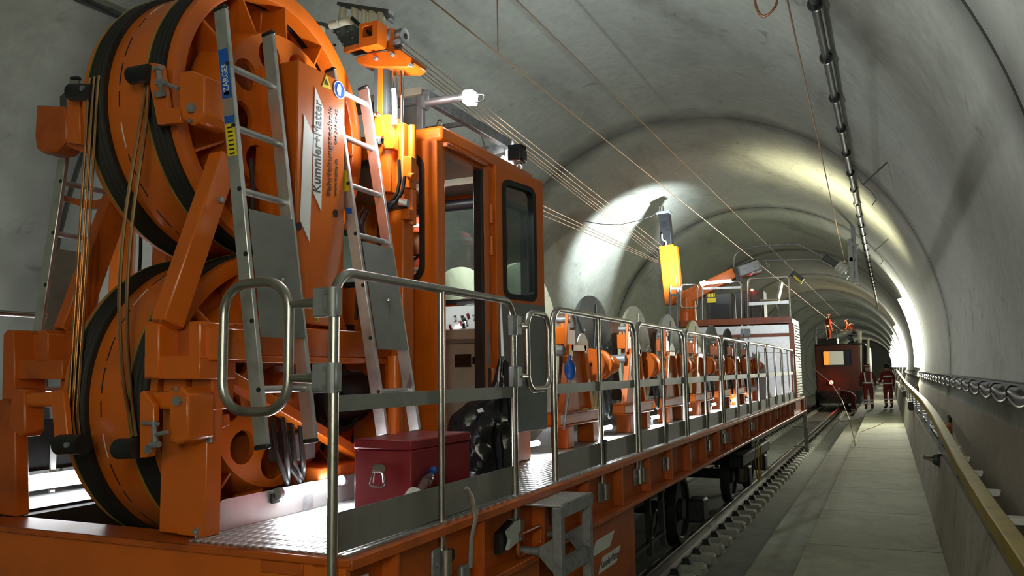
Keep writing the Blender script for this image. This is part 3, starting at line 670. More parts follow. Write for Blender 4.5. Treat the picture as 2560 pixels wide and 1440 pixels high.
def big_wheel(yc, zc, lab, ph):
    w = part(mach, 'cable_wheel', MB().lathe([(XB, WR-0.012), (XC, WR-0.012), (XC, WR-0.08), (XB, WR-0.08)], (0, yc, zc), (1, 0, 0), 96, closed=True), 'orange', label=lab)
    for xa, xb in ((XA, XB), (XC, XD)):
        part(w, 'groove_band', MB().lathe(groove_prof(xa, xb, WR+0.012), (0, yc, zc), (1, 0, 0), 96, closed=True), 'groove')
        part(w, 'groove_edge', MB().lathe([(xa-0.006, WR+0.014), (xa+0.001, WR+0.014), (xa+0.001, WR-0.02), (xa-0.006, WR-0.02)], (0, yc, zc), (1, 0, 0), 96, closed=True), 'edgeyellow')
    part(w, 'wheel_flange', MB().lathe([(XD, WR+0.004), (XE, WR+0.004), (XE, WR-0.055), (XE-0.012, WR-0.075), (XE-0.10, WR-0.08), (XD, WR-0.03)], (0, yc, zc), (1, 0, 0), 96, closed=True), 'orange')
    part(w, 'wheel_flange', MB().lathe([(XA-0.04, WR+0.004), (XA-0.006, WR+0.004), (XA-0.006, WR-0.08), (XA-0.04, WR-0.08)], (0, yc, zc), (1, 0, 0), 72, closed=True), 'orange')
    part(w, 'web_plate', MB().lathe([(XC-0.02, 0.10), (XC-0.02, WR-0.04), (XC-0.05, WR-0.04), (XC-0.05, 0.10)], (0, yc, zc), (1, 0, 0), 48, closed=True), 'orange2')
    part(w, 'hub_plate', holed_disc(-2.835, yc, zc, 0.14, 0.455, 9, 0.335, 0.082, 0.03, ph), 'orange')
    part(w, 'hub_plate_edge', MB().lathe([(-2.835, 0.455), (-2.87, 0.47), (-3.02, 0.50), (-3.02, 0.48), (-2.87, 0.45)], (0, yc, zc), (1, 0, 0), 64, closed=True), 'orange')
    part(w, 'hub', MB().lathe([(-3.05, 0.02), (-3.05, 0.16), (-2.82, 0.15), (-2.80, 0.12), (-2.74, 0.12), (-2.73, 0.09), (-2.73, 0.02)], (0, yc, zc), (1, 0, 0), 32, closed=True), 'orange2')
    for k in range(12):
        a = 2*math.pi*(k+0.5)/12+ph; e = Vector((0, math.cos(a), math.sin(a))); n = Vector((0, -math.sin(a), math.cos(a)))
        o = Vector((0, yc, zc)); X = Vector((1, 0, 0))
        part(w, 'rib', MB().prism([o+e*0.45+X*-2.85-n*.006, o+e*(WR-.06)+X*(XE-0.01)-n*.006, o+e*(WR-.06)+X*-3.03-n*.006, o+e*0.45+X*-3.03-n*.006], n*0.012), 'orange')
    # slits round the drum, some coloured white to imitate light shining through
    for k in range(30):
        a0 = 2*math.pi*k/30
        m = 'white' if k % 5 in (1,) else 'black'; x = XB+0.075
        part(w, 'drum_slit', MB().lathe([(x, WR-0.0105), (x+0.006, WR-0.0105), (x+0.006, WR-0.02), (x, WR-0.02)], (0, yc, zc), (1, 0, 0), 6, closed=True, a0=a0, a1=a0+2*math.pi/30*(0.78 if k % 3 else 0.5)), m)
    return w
YL, ZL, YU, ZU = 3.25, -0.10, 3.285, 1.352
big_wheel(YU, ZU, 'upper wheel', 0.22); big_wheel(YL, ZL, 'lower wheel', 0.1)
# right frame: post, bearing block, brace
part(mach, 'front_post', B(-2.832, -2.70, 2.53, 2.68, DZ, 0.13), 'orange', bevel=0.006)
part(mach, 'post_plate', B(-2.71, -2.555, 2.515, 2.60, DZ, -0.135), 'orange', bevel=0.004)
part(mach, 'front_post', B(-2.69, -2.57, 2.55, 2.68, -0.14, 0.13), 'orange', bevel=0.006)
for (x, y) in ((527, 1052), (526, 1100), (491, 1328)):
    q = at(x, y, Y=2.515); part(mach, 'bolt', CYL((q.x, 2.515, q.z), (q.x, 2.503, q.z), 0.012, n=8), 'galv')
def cheek(poly, Y, t, mat='orange'): return plate_y(mach, 'bearing_cheek', poly, Y, t, mat, 0.006)
cheek([(360, 808), (368, 803), (390, 803), (397, 812), (397, 945), (360, 945)], 2.42, 0.20)
cheek([(470, 803), (498, 803), (500, 812), (500, 945), (470, 945)], 2.44, 0.20)
plate_y(mach, 'bearing_back', [(392, 815), (475, 815), (475, 892), (392, 892)], 2.52, 0.10, 'orange2')
plate_y(mach, 'bearing_beam', [(360, 890), (500, 890), (500, 948), (360, 948)], 2.43, 0.20, 'orange')
plate_y(mach, 'bearing_side', [(500, 815), (548, 820), (548, 900), (500, 900)], 2.47, 0.18, 'orange')
part(mach, 'brace', BEAM(at(417, 812, X=-2.72), at(560, 395, X=-2.72), 0.11, 0.085, up=(1, 0, 0)), 'orange', bevel=0.006)
q = at(550, 500, X=-2.665); part(mach, 'bolt', CYL(q, (q.x+0.015, q.y, q.z), 0.014, n=8), 'galv')
# upper right roller arm
plate_y(mach, 'roller_arm', [(371, 155), (402, 160), (420, 270), (448, 268), (452, 306), (392, 312), (385, 270), (374, 220)], 2.50, 0.03, 'orange')
plate_y(mach, 'roller_block', [(446, 178), (480, 176), (510, 188), (512, 280), (498, 306), (478, 312), (455, 300), (446, 260)], 2.47, 0.16, 'orange', 0.008)
rod_y(mach, 'guide_roller', (329, 190), (373, 182), 2.49, 0.040, 'rubber', n=24)
rod_y(mach, 'bolt', (481, 272), (483, 272), 2.465, 0.016, 'galv')
q = at(483, 272, Y=2.47); part(mach, 'bolt', CYL((q.x, 2.47, q.z), (q.x, 2.45, q.z), 0.022, n=6), 'galv')
q = at(480, 303, Y=2.47); part(mach, 'bolt', CYL((q.x, 2.47, q.z), (q.x, 2.455, q.z), 0.010, n=6), 'chrome')
for (a, b, r) in (((385, 172), (402, 168), .012), ((396, 178), (405, 232), .012), ((388, 236), (410, 232), .014), ((405, 205), (446, 222), .009), ((393, 205), (405, 206), .017)): rod_y(mach, 'adjuster_bolt', a, b, 2.475, r, 'galv', n=8)
# upper left roller arm
plate_y(mach, 'roller_arm', [(166, 222), (198, 218), (200, 360), (168, 356)], 2.62, 0.03, 'orange')
plate_y(mach, 'roller_block', [(91, 262), (160, 266), (166, 300), (166, 350), (140, 378), (110, 384), (90, 372), (86, 340)], 2.66, 0.12, 'orange2', 0.008)
rod_y(mach, 'guide_roller', (181, 231), (238, 232), 2.56, 0.043, 'rubber', n=24)
q = at(222, 226, Y=2.55); part(mach, 'bolt', CYL((q.x, 2.53, q.z), (q.x, 2.51, q.z), 0.014, n=6), 'galv')
plate_y(mach, 'arm_bar', [(166, 352), (215, 368), (215, 384), (166, 366)], 2.66, 0.05, 'orange2')
plate_y(mach, 'adjuster_block', [(148, 240), (166, 226), (166, 300), (150, 296)], 2.70, 0.05, 'darkgrey')
# lower rollers
plate_y(mach, 'roller_arm', [(125, 978), (150, 974), (158, 985), (168, 1085), (162, 1128), (138, 1130)], 2.42, 0.03, 'orange')
plate_y(mach, 'arm_tube', [(45, 982), (130, 980), (130, 1018), (45, 1018)], 2.47, 0.09, 'orange', 0.02)
plate_y(mach, 'roller_block', [(28, 970), (60, 975), (62, 1080), (52, 1095), (20, 1070)], 2.46, 0.10, 'orange2', 0.008)
rod_y(mach, 'guide_roller', (150, 1112), (210, 1110), 2.36, 0.043, 'rubber', n=24)
q = at(193, 1110, Y=2.36); part(mach, 'bolt', CYL((q.x, 2.325, q.z), (q.x, 2.305, q.z), 0.012, n=6), 'galv')
plate_y(mach, 'roller_arm', [(349, 982), (358, 976), (384, 1012), (384, 1062), (374, 1142), (348, 1146)], 2.36, 0.03, 'orange')
plate_y(mach, 'arm_tube', [(350, 980), (430, 980), (430, 1024), (350, 1022)], 2.40, 0.09, 'orange', 0.012)
plate_y(mach, 'roller_block', [(420, 972), (452, 968), (470, 985), (470, 1100), (440, 1112), (424, 1105)], 2.38, 0.14, 'orange', 0.008)
q = at(449, 1002, Y=2.38); part(mach, 'bolt', CYL((q.x, 2.38, q.z), (q.x, 2.36, q.z), 0.020, n=6), 'galv')
q = at(447, 972, Y=2.38); part(mach, 'bolt', CYL((q.x, 2.38, q.z), (q.x, 2.365, q.z), 0.010, n=6), 'chrome')
rod_y(mach, 'guide_roller', (297, 1122), (346, 1121), 2.36, 0.042, 'rubber', n=24)
for (a, b, r) in (((356, 1058), (396, 1060), .008), ((386, 1052), (388, 1112), .010), ((378, 1112), (398, 1110), .014), ((384, 1088), (418, 1080), .009), ((369, 1123), (371, 1123), .02)): rod_y(mach, 'adjuster_bolt', a, b, 2.345, r, 'galv', n=8)
# left frame
plate_y(mach, 'front_post', [(-60, 1000), (36, 1000), (40, 1292), (-60, 1280)], 2.60, 0.07, 'orange2', 0.006)
plate_y(mach, 'bearing_cheek', [(8, 835), (18, 824), (34, 826), (36, 905), (36, 1000), (4, 1000)], 2.52, 0.16, 'orange2')
plate_y(mach, 'bearing_cheek', [(92, 830), (112, 824), (120, 835), (120, 905), (92, 905)], 2.54, 0.16, 'orange2')
plate_y(mach, 'bearing_back', [(30, 838), (96, 838), (96, 905), (30, 905)], 2.62, 0.08, 'orange2')
plate_y(mach, 'bearing_beam', [(6, 900), (155, 900), (155, 948), (6, 948)], 2.54, 0.16, 'orange2')
plate_y(mach, 'bearing_side', [(118, 826), (190, 826), (190, 945), (152, 945), (152, 900), (118, 900)], 2.64, 0.10, 'orange2')
part(mach, 'brace', BEAM(at(172, 832, X=-3.64), at(292, 500, X=-3.62), 0.13, 0.07, up=(1, 0, 0)), 'orange2', bevel=0.006)
plate_y(mach, 'tie_plate', [(140, 483), (185, 496), (240, 500), (262, 492), (262, 518), (205, 520), (190, 512), (140, 498)], 2.95, 0.05, 'orange2')
# back columns and cross pieces between the wheels
q = at(308, 600, Y=4.05); part(mach, 'back_column', CYL((q.x, 4.05, DZ), (q.x, 4.05, 1.3), 0.085, n=24), 'orange')
q = at(395, 600, Y=4.10); part(mach, 'back_column', B(q.x-.06, q.x+.12, 4.10, 4.20, DZ, 1.3), 'orange2', bevel=0.01)
part(mach, 'axle_beam', B(-3.62, -3.5, 2.62, 3.4, -0.2, 0.0), 'orange2', bevel=0.01)
part(mach, 'axle_beam', B(-3.60, -3.48, 3.2, 3.36, -0.2, 1.45), 'orange2', bevel=0.01)
# hose and fittings on the column
q = at(350, 640, Y=4.0); part(mach, 'hose', TUBE([(q.x, 4.0, q.z+.18), (q.x+.005, 4.0, q.z), (q.x-.003, 4.0, q.z-.15), (q.x, 4.0, q.z-.3)], 0.012, 8), 'hose')
# cover box with lettering
bx = part(mach, 'cover_box', MB().prism([(-2.60, 3.10, 0.26), (-2.60, 3.49, 0.245), (-2.60, 3.49, 1.585), (-2.60, 3.10, 1.585)], (-0.27, 0, 0)), 'orange', bevel=0.006, label='tall orange cover box with white arrows and black lettering')
BXF = -2.5985
def sticker_x(parent, name, poly, mat, X=BXF, t=0.0012): return part(parent, name, MB().prism([at(x, y, X=X) for x, y in poly], (t, 0, 0)), mat)
sticker_x(bx, 'white_arrow', [(760, 285), (782, 335), (774, 606), (750, 550)], 'white')
sticker_x(bx, 'white_arrow', [(787, 216), (809, 272), (803, 528), (781, 478)], 'white')
def vtext(parent, txt, p0, p1, hgt, X=BXF+0.0014, mat='print'):
    """lettering running upward on a lengthways face from p0 (foot) to p1 (top)"""
    a, b = at(*p0, X=X), at(*p1, X=X); return text_part(parent, 'lettering', txt, mat, a, (0, b.y-a.y, b.z-a.z), (0, -(b.z-a.z), b.y-a.y), 0.1, fit=((b-a).length, hgt))
vtext(bx, 'Kummler+Matter', (801, 482), (805, 255), 0.062)
vtext(bx, 'Fahrleitungstechnik', (831, 490), (836, 270), 0.045, X=BXF)
vtext(bx, 'www.kuma.ch', (842, 492), (845, 398), 0.022, X=BXF); vtext(bx, '044 247 47 47', (844, 362), (847, 276), 0.022, X=BXF)
tri = sticker_x(bx, 'warning_triangle', [(816, 186), (828, 224), (805, 216)], 'yellow'); sticker_x(bx, 'warning_mark', [(816, 198), (822, 214), (811, 211)], 'print', BXF+0.0013)
q = at(848, 225, X=BXF); part(bx, 'blue_sign', CYL(q, (q.x+0.0015, q.y, q.z), 0.046, n=28), 'blue'); sticker_x(bx, 'glove_mark', [(844, 212), (850, 208), (853, 222), (851, 240), (845, 238), (842, 225)], 'white', BXF+0.0018)
q = at(848, 225, X=BXF); part(bx, 'sign_ring', MB().lathe([(0, .0445), (.002, .0445), (.002, .049), (0, .049)], q, (1, 0, 0), 28, closed=True), 'white')
for (x, y) in ((747, 566), (839, 533)):
    q = at(x, y, X=BXF); part(bx, 'cover_hole', CYL(q, (q.x+0.001, q.y, q.z), 0.021, n=18), 'black')
st_ = sticker_x(bx, 'number_sticker', [(787, 790), (797, 790), (797, 804), (787, 804)], 'yellow'); a = at(789, 801, X=BXF+.0014)
text_part(bx, 'lettering', '2', 'print', a, (0, 1, 0), (0, 0, 1), 0.03, fit=(0.016, 0.026))
# side beam below the cover, diagonal below it, drive housing
part(mach, 'side_beam', B(-2.68, -2.60, 2.66, 4.2, 0.09, 0.235), 'orange', bevel=0.006)
part(mach, 'side_beam_lip', B(-2.70, -2.585, 2.66, 4.2, 0.06, 0.09), 'orange', bevel=0.004)
part(mach, 'diagonal', BEAM(at(560, 940, X=-2.62), at(900, 1140, X=-2.62), 0.05, 0.085, up=(1, 0, 0)), 'orange', bevel=0.004)
part(mach, 'rear_post', B(-2.70, -2.60, 4.05, 4.17, DZ, 0.1), 'orange', bevel=0.006)
plate_x(mach, 'ladder_hook', [(566, 838), (625, 835), (632, 848), (625, 862), (566, 860)], -2.56, 0.01, 'orange')
q = at(620, 848, X=-2.55); part(mach, 'bolt', CYL(q, (q.x+.02, q.y, q.z), 0.018, n=10), 'galv')
plate_x(mach, 'stub_arm', [(545, 1040), (575, 1035), (577, 1062), (545, 1076)], -2.60, 0.08, 'orange')
# drive motor and hoses behind the lower diagonal
part(mach, 'drive_motor', MB().lathe([(-.16, .02), (-.16, .13), (-.10, .15), (.10, .15), (.14, .10), (.22, .10), (.22, .02)], (-2.78, 3.72, -0.12), (0, 1, 0), 24, closed=True), 'black')
part(mach, 'motor_guard', MB().lathe([(-.02, .17), (.03, .17), (.03, .14), (-.02, .14)], (-2.72, 3.62, -0.14), (1, 0, 0), 28, closed=True), 'rubber')
part(mach, 'valve_block', B(-2.80, -2.66, 3.15, 3.35, -0.42, -0.28), 'darkgrey', bevel=0.01)
part(mach, 'engine_cover', B(-3.3, -2.9, 3.95, 4.0, -0.6, 0.3), 'black')
for k, (dx, dy) in enumerate(((0, 0), (.03, .04), (-.02, .08), (.01, .12), (.04, .15))):
    part(mach, 'hose', TUBE(fillet([(-2.66+dx, 3.02+dy, -.20), (-2.64+dx, 3.03+dy, -.36-.02*k), (-2.62-dx, 3.09+dy, -.52), (-2.70, 3.18+dy*.6, -.64)], .08), 0.013, 8), 'hose')
part(mach, 'floor_housing', B(-2.80, -2.60, 3.30, 4.05, DZ, -0.46), 'orange2', bevel=0.01)
q = at(625, 480, X=-2.68); part(mach, 'hose', TUBE([(q.x, q.y, q.z+.16), (q.x+.01, q.y+.01, q.z), (q.x, q.y+.01, q.z-.15)], 0.010, 8), 'hose')
# ================================================================== ropes
for j, x in enumerate((-3.402, -3.37, -3.338)):
    P = []
    for k in range(4): a = math.pi-(1-k/3)*0.12; P.append((x, YU+(WR+.016)*math.cos(a), ZU+(WR+.016)*math.sin(a)))
    for k in range(1, 8): a = math.pi+(k/7)*0.22; P.append((x, YL+(WR+.016)*math.cos(a), ZL+(WR+.016)*math.sin(a)))
    o = single('copper_rope', TUBE(P, 0.0062, 8), 'copper', 'bright copper rope running between the wheels, '+('leftmost', 'middle', 'rightmost')[j]+' of the three on the left', 'rope', group='copper ropes over the wheels')
for j, pts in enumerate((((366, 205), (352, 300), (330, 430), (310, 570), (299, 720), (300, 830), (307, 940), (320, 1020), (333, 1090)), ((373, 205), (366, 300), (348, 430), (329, 570), (318, 720), (318, 830), (324, 940), (332, 1020), (340, 1090)))):
    P = [at(x, y, X=-2.985+0.018*j) for x, y in pts]
    PP = []
    for i in range(len(P)-1):
        a, b = P[i], P[i+1]; p0 = P[max(0, i-1)]; p3 = P[min(len(P)-1, i+2)]
        for k in range(5):
            t = k/5; PP.append(0.5*((2*a)+(b-p0)*t+(2*p0-5*a+4*b-p3)*t*t+(3*a-p0-3*b+p3)*t**3))
    PP.append(P[-1])
    single('copper_rope', TUBE(PP, 0.0082, 8), 'copper', 'smooth slack copper rope between the wheels, '+('left', 'right')[j]+' one of the pair on the right', 'rope', group='slack copper ropes')
# ================================================================== ladders
def ladder(label, y0, y1, top, bot, zp, stickers=False, rungs=None, plate=True, mirror=1, mat='alu'):
    xt, zt = top; xb, zb = bot; t = thing('ladder', label, 'ladder', (xb, (y0+y1)/2, zb)); f = lambda z: xb+(xt-xb)*(z-zb)/(zt-zb)
    for y in (y0, y1):
        s = part(t, 'stile', BEAM((f(zb), y, zb), (f(zt), y, zt), 0.024, 0.066, up=(1, 0, 0)), mat, bevel=0.003)
        part(s, 'end_cap', BEAM((f(zt), y, zt), (f(zt+.02), y, zt+.02), 0.027, 0.070, up=(1, 0, 0)), 'rubber', bevel=0.006)
        part(s, 'end_cap', BEAM((f(zb-.018), y, zb-.018), (f(zb), y, zb), 0.027, 0.070, up=(1, 0, 0)), 'rubber', bevel=0.004)
    z = zb+0.22
    while z < zt-0.05:
        if not (plate and zp[0]+0.02 < z < zp[1]-0.02): part(t, 'rung', CYL((f(z), y0, z), (f(z), y1, z), 0.0155, n=12), mat)
        for y in (y0,): part(t, 'rung_rivet', CYL((f(z)+0.02*mirror, y-0.010, z), (f(z)+0.02*mirror, y-0.016, z), 0.011, n=6), 'dirty')
        z += 0.28
    if plate:
        z0, z1 = zp; e = 0.036*mirror
        p = part(t, 'climb_guard', MB().prism([(f(z0)+e, y0+0.012, z0), (f(z0)+e, y1-0.012, z0), (f(z1)+e, y1-0.012, z1), (f(z1)+e, y0+0.012, z1)], (0.004*mirror, 0, 0)), 'greyplate', label='grey sheet over the lower rungs')
        zm = (z0+z1)/2-0.02; part(p, 'guard_bolt', MB().sphere((f(zm)+e+.006*mirror, (y0+y1)/2+.02, zm), 0.011, 8, 6), 'chrome')
    return t, f
la, fa = ladder('aluminium ladder with blue sticker leaning beside the tall lettered cover', 2.545, 2.845, (-2.565, 1.60), (-2.29, -0.275), (0.16, 0.70))
# stickers on the near stile (its front edge)
def stile_sticker(t, f, y, z0, z1, mat, name='sticker', w=0.052):
    m = MB().prism([(f(z0)-w/2, y-0.0125, z0), (f(z0)+w/2, y-0.0125, z0), (f(z1)+w/2, y-0.0125, z1), (f(z1)-w/2, y-0.0125, z1)], (0, -0.0012, 0))
    return part(t, name, m, mat)
zz = lambda py: at(565, py, Y=2.53).z
stile_sticker(la, fa, 2.545, zz(245), zz(120), 'blue', 'blue_sticker')
z0, z1 = zz(228), zz(158)
text_part(la, 'lettering', 'ZARGES', 'white', (fa(z0)+0.016, 2.545-0.0142, z0), (fa(z1)-fa(z0), 0, z1-z0), (-(z1-z0), 0, fa(z1)-fa(z0)), 0.05, fit=(z1-z0, 0.030))
stile_sticker(la, fa, 2.545, zz(308), zz(290), 'blue', 'blue_sticker'); stile_sticker(la, fa, 2.545, zz(392), zz(311), 'yellow', 'yellow_sticker')
for k in range(7): stile_sticker(la, fa, 2.545-0.0012, zz(388-k*11), zz(384-k*11), 'print', 'fine_print', 0.028)
stile_sticker(la, fa, 2.545, zz(237), zz(229), 'white', 'white_sticker', 0.03)
lb, fb = ladder('aluminium ladder leaning between the lettered cover and the cab', 3.515, 3.83, (-2.72, 1.68), (-2.367, -0.31), (0.13, 0.71))
zz2 = lambda py: at(865, py, Y=3.50).z
stile_sticker(lb, fb, 3.515, zz2(535), zz2(520), 'blue', 'blue_sticker', 0.035)
stile_sticker(lb, fb, 3.515, zz2(478), zz2(425), 'yellow', 'yellow_sticker', 0.04)
lt = at(190, 130, X=-3.95); lo = at(78, 805, X=-4.25)
lc, fc = ladder('aluminium ladder at the left edge behind the cable wheels', 2.86, 3.16, (-3.93, 1.62), (-4.22, -0.275), (0.16, 0.70), mirror=1)
# ================================================================== operator cab
def rr(x0, x1, y0, y1, r, n=6):
    out = []
    for cx, cy, a in ((x1-r, y1-r, 0), (x0+r, y1-r, 90), (x0+r, y0+r, 180), (x1-r, y0+r, 270)):
        for k in range(n+1): t = R_(a+90*k/n); out.append((cx+r*math.cos(t), cy+r*math.sin(t)))
    return out
def panel_hole(O, ux, uy, outer, inner, r, t, ro=0.002):
    """flat panel with one rounded window hole, thickness t against the normal"""
    O, ux, uy = Vector(O), Vector(ux).normalized(), Vector(uy).normalized(); n = ux.cross(uy)
    a = rr(*outer, ro); b = rr(*inner, r); m = len(a); f = lambda p, d: O+ux*p[0]+uy*p[1]-n*d
    vs = [f(p, 0) for p in a]+[f(p, 0) for p in b]+[f(p, t) for p in b]+[f(p, t) for p in a]
    fs = []
    for i in range(m):
        j = (i+1) % m
        for q in range(4): fs.append((q*m+i, q*m+j, ((q+1) % 4)*m+j, ((q+1) % 4)*m+i))
    return MB().add(vs, fs)
def flat_rr(O, ux, uy, rect, r, t):
    O, ux, uy = Vector(O), Vector(ux).normalized(), Vector(uy).normalized(); n = ux.cross(uy)
    return MB().prism([O+ux*x+uy*y for x, y in rr(*rect, r)], -n*t)
def window_in(parent, O, ux, uy, inner, r, w=0.028, t=0.05, out=0.008):
    """rubber gasket and pane in a hole"""
    O = Vector(O); n = Vector(ux).cross(Vector(uy)).normalized(); x0, x1, y0, y1 = inner
    g = part(parent, 'window_gasket', panel_hole(O+n*out, ux, uy, (x0-0.008, x1+0.008, y0-0.008, y1+0.008), (x0+w, x1-w, y0+w, y1-w), max(.02, r-w*.6), t, r+0.005), 'rubber')
    part(g, 'pane', flat_rr(O-n*0.015, ux, uy, (x0+w*.6, x1-w*.6, y0+w*.6, y1-w*.6), max(.02, r-w*.5), 0.005), 'glass')
    return g
CX, CL, CY0, CY1, CZ0, CZ1 = -2.42, -3.92, 4.22, 5.60, -0.42, 1.43
cab = thing('operator_cab', 'orange operator cab with an open side door and black edged windows', 'cab', ((CX+CL)/2, 4.9, DZ))
part(cab, 'cab_base', B(CL+.03, CX-0.03, CY0+0.02, CY1, DZ, CZ0), 'orange', bevel=0.008)
part(cab, 'cab_floor', B(CL, CX, CY0, CY1, CZ0, CZ0+0.03), 'darkgrey')
wz0, wz1 = at(1066, 706, Y=CY0).z, at(1066, 388, Y=CY0).z; wxr = at(1070, 560, Y=CY0).x
fr = part(cab, 'front_wall', panel_hole((0, CY0, 0), (1, 0, 0), (0, 0, 1), (CL, CX, CZ0, CZ1), (-3.45, wxr, wz0, wz1), 0.10, -0.05, 0.015), 'yorange' if False else 'orange', bevel=0.004)
window_in(fr, (0, CY0, 0), (1, 0, 0), (0, 0, 1), (-3.45, wxr, wz0, wz1), 0.10, t=-0.05)
arrow_sign(fr, (wxr-0.32, CY0-0.004, wz0+0.06), (1, 0, 0), (0, 0, 1), 0.28, 0.09)
rz0, rz1 = at(1160, 757, Y=CY1).z, at(1160, 512, Y=CY1).z
rw = part(cab, 'rear_wall', panel_hole((0, CY1, 0), (1, 0, 0), (0, 0, 1), (CL, CX, CZ0, CZ1), (CL+0.10, CX-0.06, rz0, rz1), 0.05, 0.04, 0.01), 'orange')
window_in(rw, (0, CY1, 0), (1, 0, 0), (0, 0, 1), (CL+0.10, CX-0.06, rz0, rz1), 0.05, t=0.05)
lw = part(cab, 'left_wall', panel_hole((CL, 0, 0), (0, -1, 0), (0, 0, 1), (-CY1, -CY0, CZ0, CZ1), (-CY1+.12, -CY0-.12, 0.35, 1.15), 0.08, 0.04, 0.01), 'orange')
window_in(lw, (CL, 0, 0), (0, -1, 0), (0, 0, 1), (-CY1+.12, -CY0-.12, 0.35, 1.15), 0.08)
# door side: corner post, hinge pillar, rear part
part(cab, 'corner_post', B(CX-0.05, CX+0.002, CY0, CY0+0.055, CZ0, CZ1), 'orange', bevel=0.012)
YD0, YD1 = CY0+0.055, 4.79
part(cab, 'hinge_pillar', B(CX-0.05, CX+0.004, YD1, 4.95, CZ0, CZ1), 'orange', bevel=0.006)
part(cab, 'pillar_gasket', B(CX-0.06, CX+0.006, YD1-0.035, YD1, CZ0, CZ1-0.05), 'rubber', bevel=0.006)
part(cab, 'pillar_groove', B(CX+0.003, CX+0.006, 4.865, 4.89, CZ0, CZ1-0.04), 'orange2')
for z in (1.02, 0.80, -0.1): part(cab, 'door_hinge', CYL((CX+0.012, 4.885, z), (CX+0.012, 4.885, z+0.13), 0.014, n=10), 'orange')
part(cab, 'lock_plate', B(CX+0.003, CX+0.007, 4.83, 4.865, 0.05, 0.27), 'galv'); part(cab, 'lock_plate', B(CX+0.003, CX+0.007, 4.83, 4.865, -0.12, 0.03), 'black')
sw_ = part(cab, 'side_wall', panel_hole((CX-.005, 0, 0), (0, 1, 0), (0, 0, 1), (4.95, CY1, CZ0, CZ1), (5.02, 5.54, 0.50, 1.24), 0.06, 0.035, 0.006), 'orange2')
window_in(sw_, (CX-.005, 0, 0), (0, 1, 0), (0, 0, 1), (5.02, 5.54, 0.50, 1.24), 0.06)
part(cab, 'door_header', B(CX-0.06, CX+0.001, YD0, YD1, CZ1-0.06, CZ1), 'orange2'); part(cab, 'rain_gutter', B(CX-0.005, CX+0.035, CY0+0.02, YD1+0.02, CZ1-0.035, CZ1-0.005), 'orange2', bevel=0.006)
# roof
part(cab, 'roof', MB().prism([(CL-.02, CY0-.02, CZ1), (CX+.02, CY0-.02, CZ1), (CX+.02, CY1+.02, CZ1), (CL-.02, CY1+.02, CZ1)], (0, 0, 0.095)), 'orange', bevel=0.02)
part(cab, 'roof_lining', B(CL+.04, CX-.05, CY0+.04, CY1-.04, CZ1-0.02, CZ1-0.005), 'grey')
part(cab, 'roof_lamp_strip', B(-3.2, -2.6, 5.05, 5.12, CZ1-0.05, CZ1-0.02), 'dimglow'); part(cab, 'roof_blind', CYL((-3.6, 5.45, CZ1-0.12), (-2.5, 5.45, CZ1-0.12), 0.045), 'black')
for (x, y) in ((CX-0.04, CY0+0.06), (CX-0.04, CY1-0.10)):
    part(cab, 'lifting_eye', MB().lathe([(0.008*math.cos(a), 0.026+0.008*math.sin(a)) for a in [k*math.pi/4 for k in range(8)]], (x, y, CZ1+0.128), (0.4, 1, 0), 18, closed=True), 'chrome')
light('AREA', 'cab_roof_light', (-2.9, 5.08, CZ1-.06), 9, (.95, .98, 1), .5, .1, aim=(-2.9, 5.08, 0), parent=cab)
# open door folded back along the side
H = Vector((CX+0.03, 4.925, 0)); best = None
for k in range(60):
    X = CX+0.03+k*0.01; p = at(1362, 760, X=X); e = abs((Vector((p.x, p.y, 0))-H).length-0.62)
    if best is None or e < best[0]: best = (e, Vector((p.x, p.y, 0)))
E_ = best[1]; du = (E_-H).normalized(); Ld = (E_-H).length
def on_door(x, y):
    v = Vector(((x-IW/2)/FPX, (y-IH/2)/FPX, 1.0)); r = Vector((v.dot(BR), v.dot(BD), v.dot(BU))); n = du.cross(Vector((0, 0, 1)))
    p = r*(n.dot(H)/n.dot(r)); return (p-H).dot(du), p.z
dz0 = on_door(1364, 1073)[1]; dz1 = on_door(1355, 452)[1]
wu0, wa = on_door(1258, 600); wu1, wb = on_door(1338, 600); wb0 = on_door(1300, 748)[1]; wb1 = on_door(1300, 462)[1]
UZ = Vector((0, 0, 1)); dn = du.cross(UZ)
DR = part(cab, 'door', panel_hole(H, du, UZ, (0.0, Ld, dz0, dz1), (wu0, wu1, wb0, wb1), 0.07, 0.035, 0.012), 'orange', bevel=0.004, label='open cab door with rounded window')
window_in(DR, H, du, UZ, (wu0, wu1, wb0, wb1), 0.07, w=0.03, t=0.05)
part(DR, 'door_lower_panel', flat_rr(H+dn*0.006, du, UZ, (0.015, Ld-0.004, dz0+0.005, wb0-0.03), 0.01, 0.008), 'grey', label='dark grey lower door panel')
part(DR, 'door_lining', flat_rr(H-dn*0.035, du, UZ, (0.02, Ld-0.02, dz0, wb0-.05), 0.01, 0.01), 'darkgrey')
